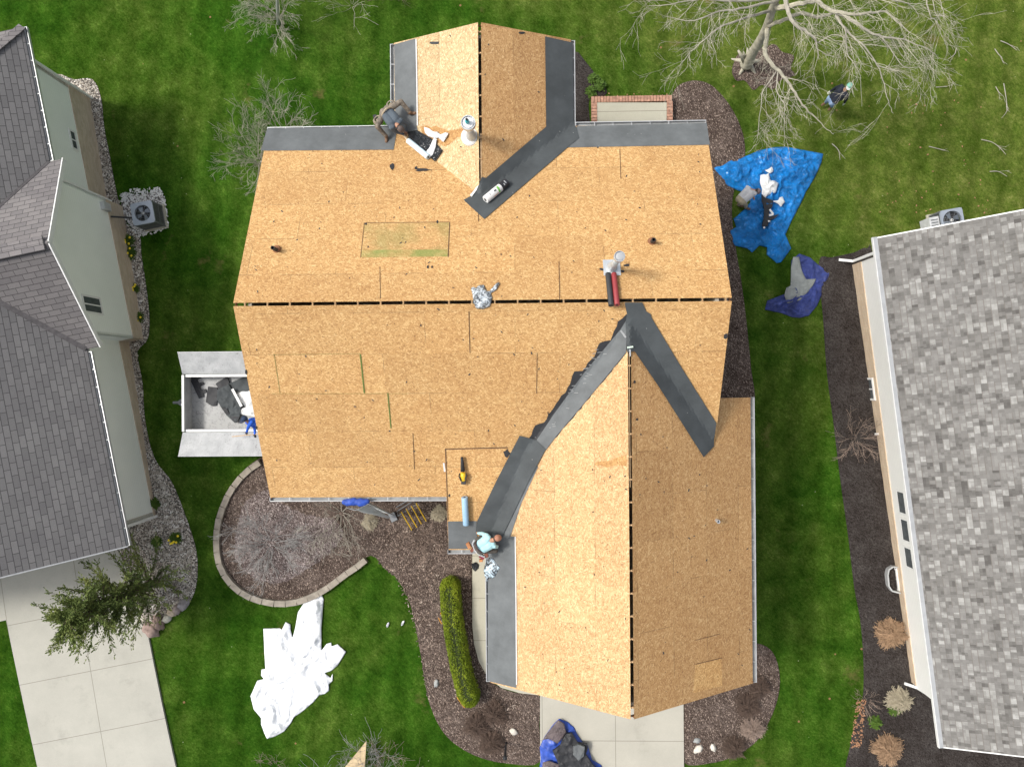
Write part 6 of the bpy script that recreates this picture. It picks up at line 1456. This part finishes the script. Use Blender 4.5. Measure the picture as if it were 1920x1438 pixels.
# worker in light blue on the low porch roof
sh_cyan = plain('light_blue_shirt', (.36, .60, .64), .85, 0, .15, 5)
zA = zfront(*PS(902, 1016, zfront).xy)
f0 = PS(893, 1012, zfront, .03); f1 = PS(917, 1027, zfront, .03)
pel = P(900, 1026, 5.70); nk = P(923, 1012, 5.98); hdv = P(931.5, 1009, 6.02)
pw_, inf = person('worker in light blue shirt and brown cap bending at the small porch roof corner', pel, nk, hdv, (.75, .1, -.75), [P(891, 998, 5.32), P(934, 1024, 5.3)], [f0, f1], sh_cyan, darkp, bootm, plain('brown_cap', (.36, .17, .11), .8), None, None, elbow=((-.3, 1, .4), (.6, -.6, -.2)), knee=((.6, .5, .5), (.8, 0, .5)), sside=(.5, -.85, 0), toes=[(.8, .5, 0), (.9, -.1, 0)])
lea = plain('leather_pouch', (.19, .055, .03), .6, 0, .4, 10); ltan = plain('tan_leather', (.42, .17, .06), .6, 0, .3, 10); redp = plain('dark_red_pouch', (.20, .02, .035), .6, 0, .3)
def belt(parent, c, up, r, m):
    s_ = up.orthogonal().normalized(); t_ = up.cross(s_); mb = MB(); mb.tube([c+(s_*math.cos(a)*r+t_*math.sin(a)*r*.82) for a in [2*math.pi*k/20 for k in range(21)]], .028, 6); return obj('tool_belt', mb, m, parent)
c = V(pel)+inf['up']*.06; bl2 = belt(pw_, c, inf['up'], .215, plain('dark_belt', (.05, .03, .03), .6))
for q, s_, m_, a in (((879, 1022, 5.62), (.10, .16, .18), ltan, .5), ((886, 1030, 5.6), (.13, .08, .16), lea, .9), ((904, 1043, 5.62), (.16, .10, .18), redp, -.5), ((912, 1040, 5.6), (.10, .12, .18), lea, .2), ((902, 1050, 5.55), (.10, .07, .16), ltan, .1)):
    mb = MB(); mb.box(P(*q), s_, a); obj('pouch', mb, m_, bl2)
mb = MB(); mb.tube([P(890, 1012, 5.8), P(886, 1019, 5.75), P(890, 1031, 5.7), P(899, 1040, 5.7), P(909, 1044, 5.7)], .03, 6); obj('strap', mb, M['alu'], bl2)
# crouching worker on the back corner
camo = plain('camouflage_trousers', (.19, .16, .125), .9, 0, .5, 14); gsh = plain('slate_shirt', (.075, .095, .115), .85, 0, .2, 4)
f0 = PS(725, 258, zback, .04); f1 = PS(770, 214, zback, .04)
pel = P(725, 211, 5.62); nk = P(745, 236, 5.78); hdv = P(750, 241, 5.78)
pk, inf = person('worker in slate shirt kneeling at the back left roof corner', pel, nk, hdv, (.5, -.6, -.9), [P(757, 252, 5.28), P(762, 246, 5.3)], [f0, f1], gsh, camo, bootm, plain('charcoal_cap', (.10, .075, .065), .8), None, None, elbow=((-.5, -.4, .2), (.7, .4, .2)), knee=((-.6, -.2, .6), (.3, .8, .5)), sside=(.78, .62, 0), toes=[(.0, -1, 0), (1, 0, 0)])
# swap hands so the arms do not cross
c = V(pel)+inf['up']*.05; bl2 = belt(pk, c, inf['up'], .21, plain('rope_tan', (.33, .27, .19), .8, 0, .3))
rope = plain('coiled_rope', (.30, .25, .19), .9, 0, .4, 20)
for (a, b, z_), r_ in (((709, 226, 5.55), .14), ((733, 197, 5.6), .13)):
    mb = MB(); c = P(a, b, z_)
    for k in range(3): mb.tube([c+V((math.cos(t_)*r_*(1-.12*k), math.sin(t_)*r_*(1-.12*k), .03*k+.03*math.sin(2*t_))) for t_ in [2*math.pi*j/16 for j in range(17)]], .016, 5)
    mb.box(c+V((0, 0, -.04)), (.12, .10, .12), .6); obj('pouch', mb, rope, bl2)
mb = MB(); mb.box(P(704, 221, 5.5), (.10, .12, .16), .3); obj('pouch', mb, M['felt_old'], bl2)
# man in the trailer
blue = plain('royal_blue_hoodie', (.015, .10, .55), .8, 0, .2, 5)
pel = V((-9.33, -1.15, ZF+.88)); nk = P(464, 792, ZF+1.30); hdv = P(459, 786, ZF+1.46)
pb, inf = person('man in royal blue hoodie and dark cap sweeping inside the trailer', pel, nk, hdv, (-.55, -.85, -.5), [P(461, 813, 2.0), P(478, 814, 1.95)], [V((-9.3, -.9, ZF+.02)), V((-9.05, -1.15, ZF+.02))], blue, darkp, bootm, plain('navy_cap', (.015, .03, .07), .8), plain('navy_brim', (.02, .03, .06), .8), M['felt_old'], elbow=((-1, .3, 0), (.5, -.5, -.2)), knee=((-.5, -.5, .2), (-.5, -.5, .2)), sside=(-.7, -.1, 0))
bw = thing('broom', 'broom with wooden handle held by the man in the trailer', 'broom', P(437, 818, 1.95))
mb = MB(); mb.tube([P(435, 818.5, 1.9), P(500, 812, 2.0)], .014, 8); obj('handle', mb, plain('broom_wood', (.58, .38, .20), .6), bw)
mb = MB(); mb.box(P(500, 812, 2.0)+V((0, 0, -.02)), (.07, .35, .12)); obj('broom_head', mb, M['felt_old'], bw)
# person bending over the blue tarp
pel = P(1391, 374, .80); nk = P(1411, 355, .86); hdv = P(1419, 359, .80)
person('person in pale grey shirt bending over the bright blue tarp', pel, nk, hdv, (.8, -.3, -.9), [P(1416, 377, .35), P(1424, 356, .32)], [PG(1384, 386), PG(1398, 392)], M['shirtgrey'], plain('khaki_trousers', (.36, .31, .22), .9, 0, .2), bootm, plain('brown_grey_cap', (.20, .15, .15), .8), None, None, elbow=((0, -1, -.3), (0, 1, 0)), knee=((.5, 0, .5), (.6, -.3, .5)), sside=(-.4, -.9, 0), sleeve=.5)
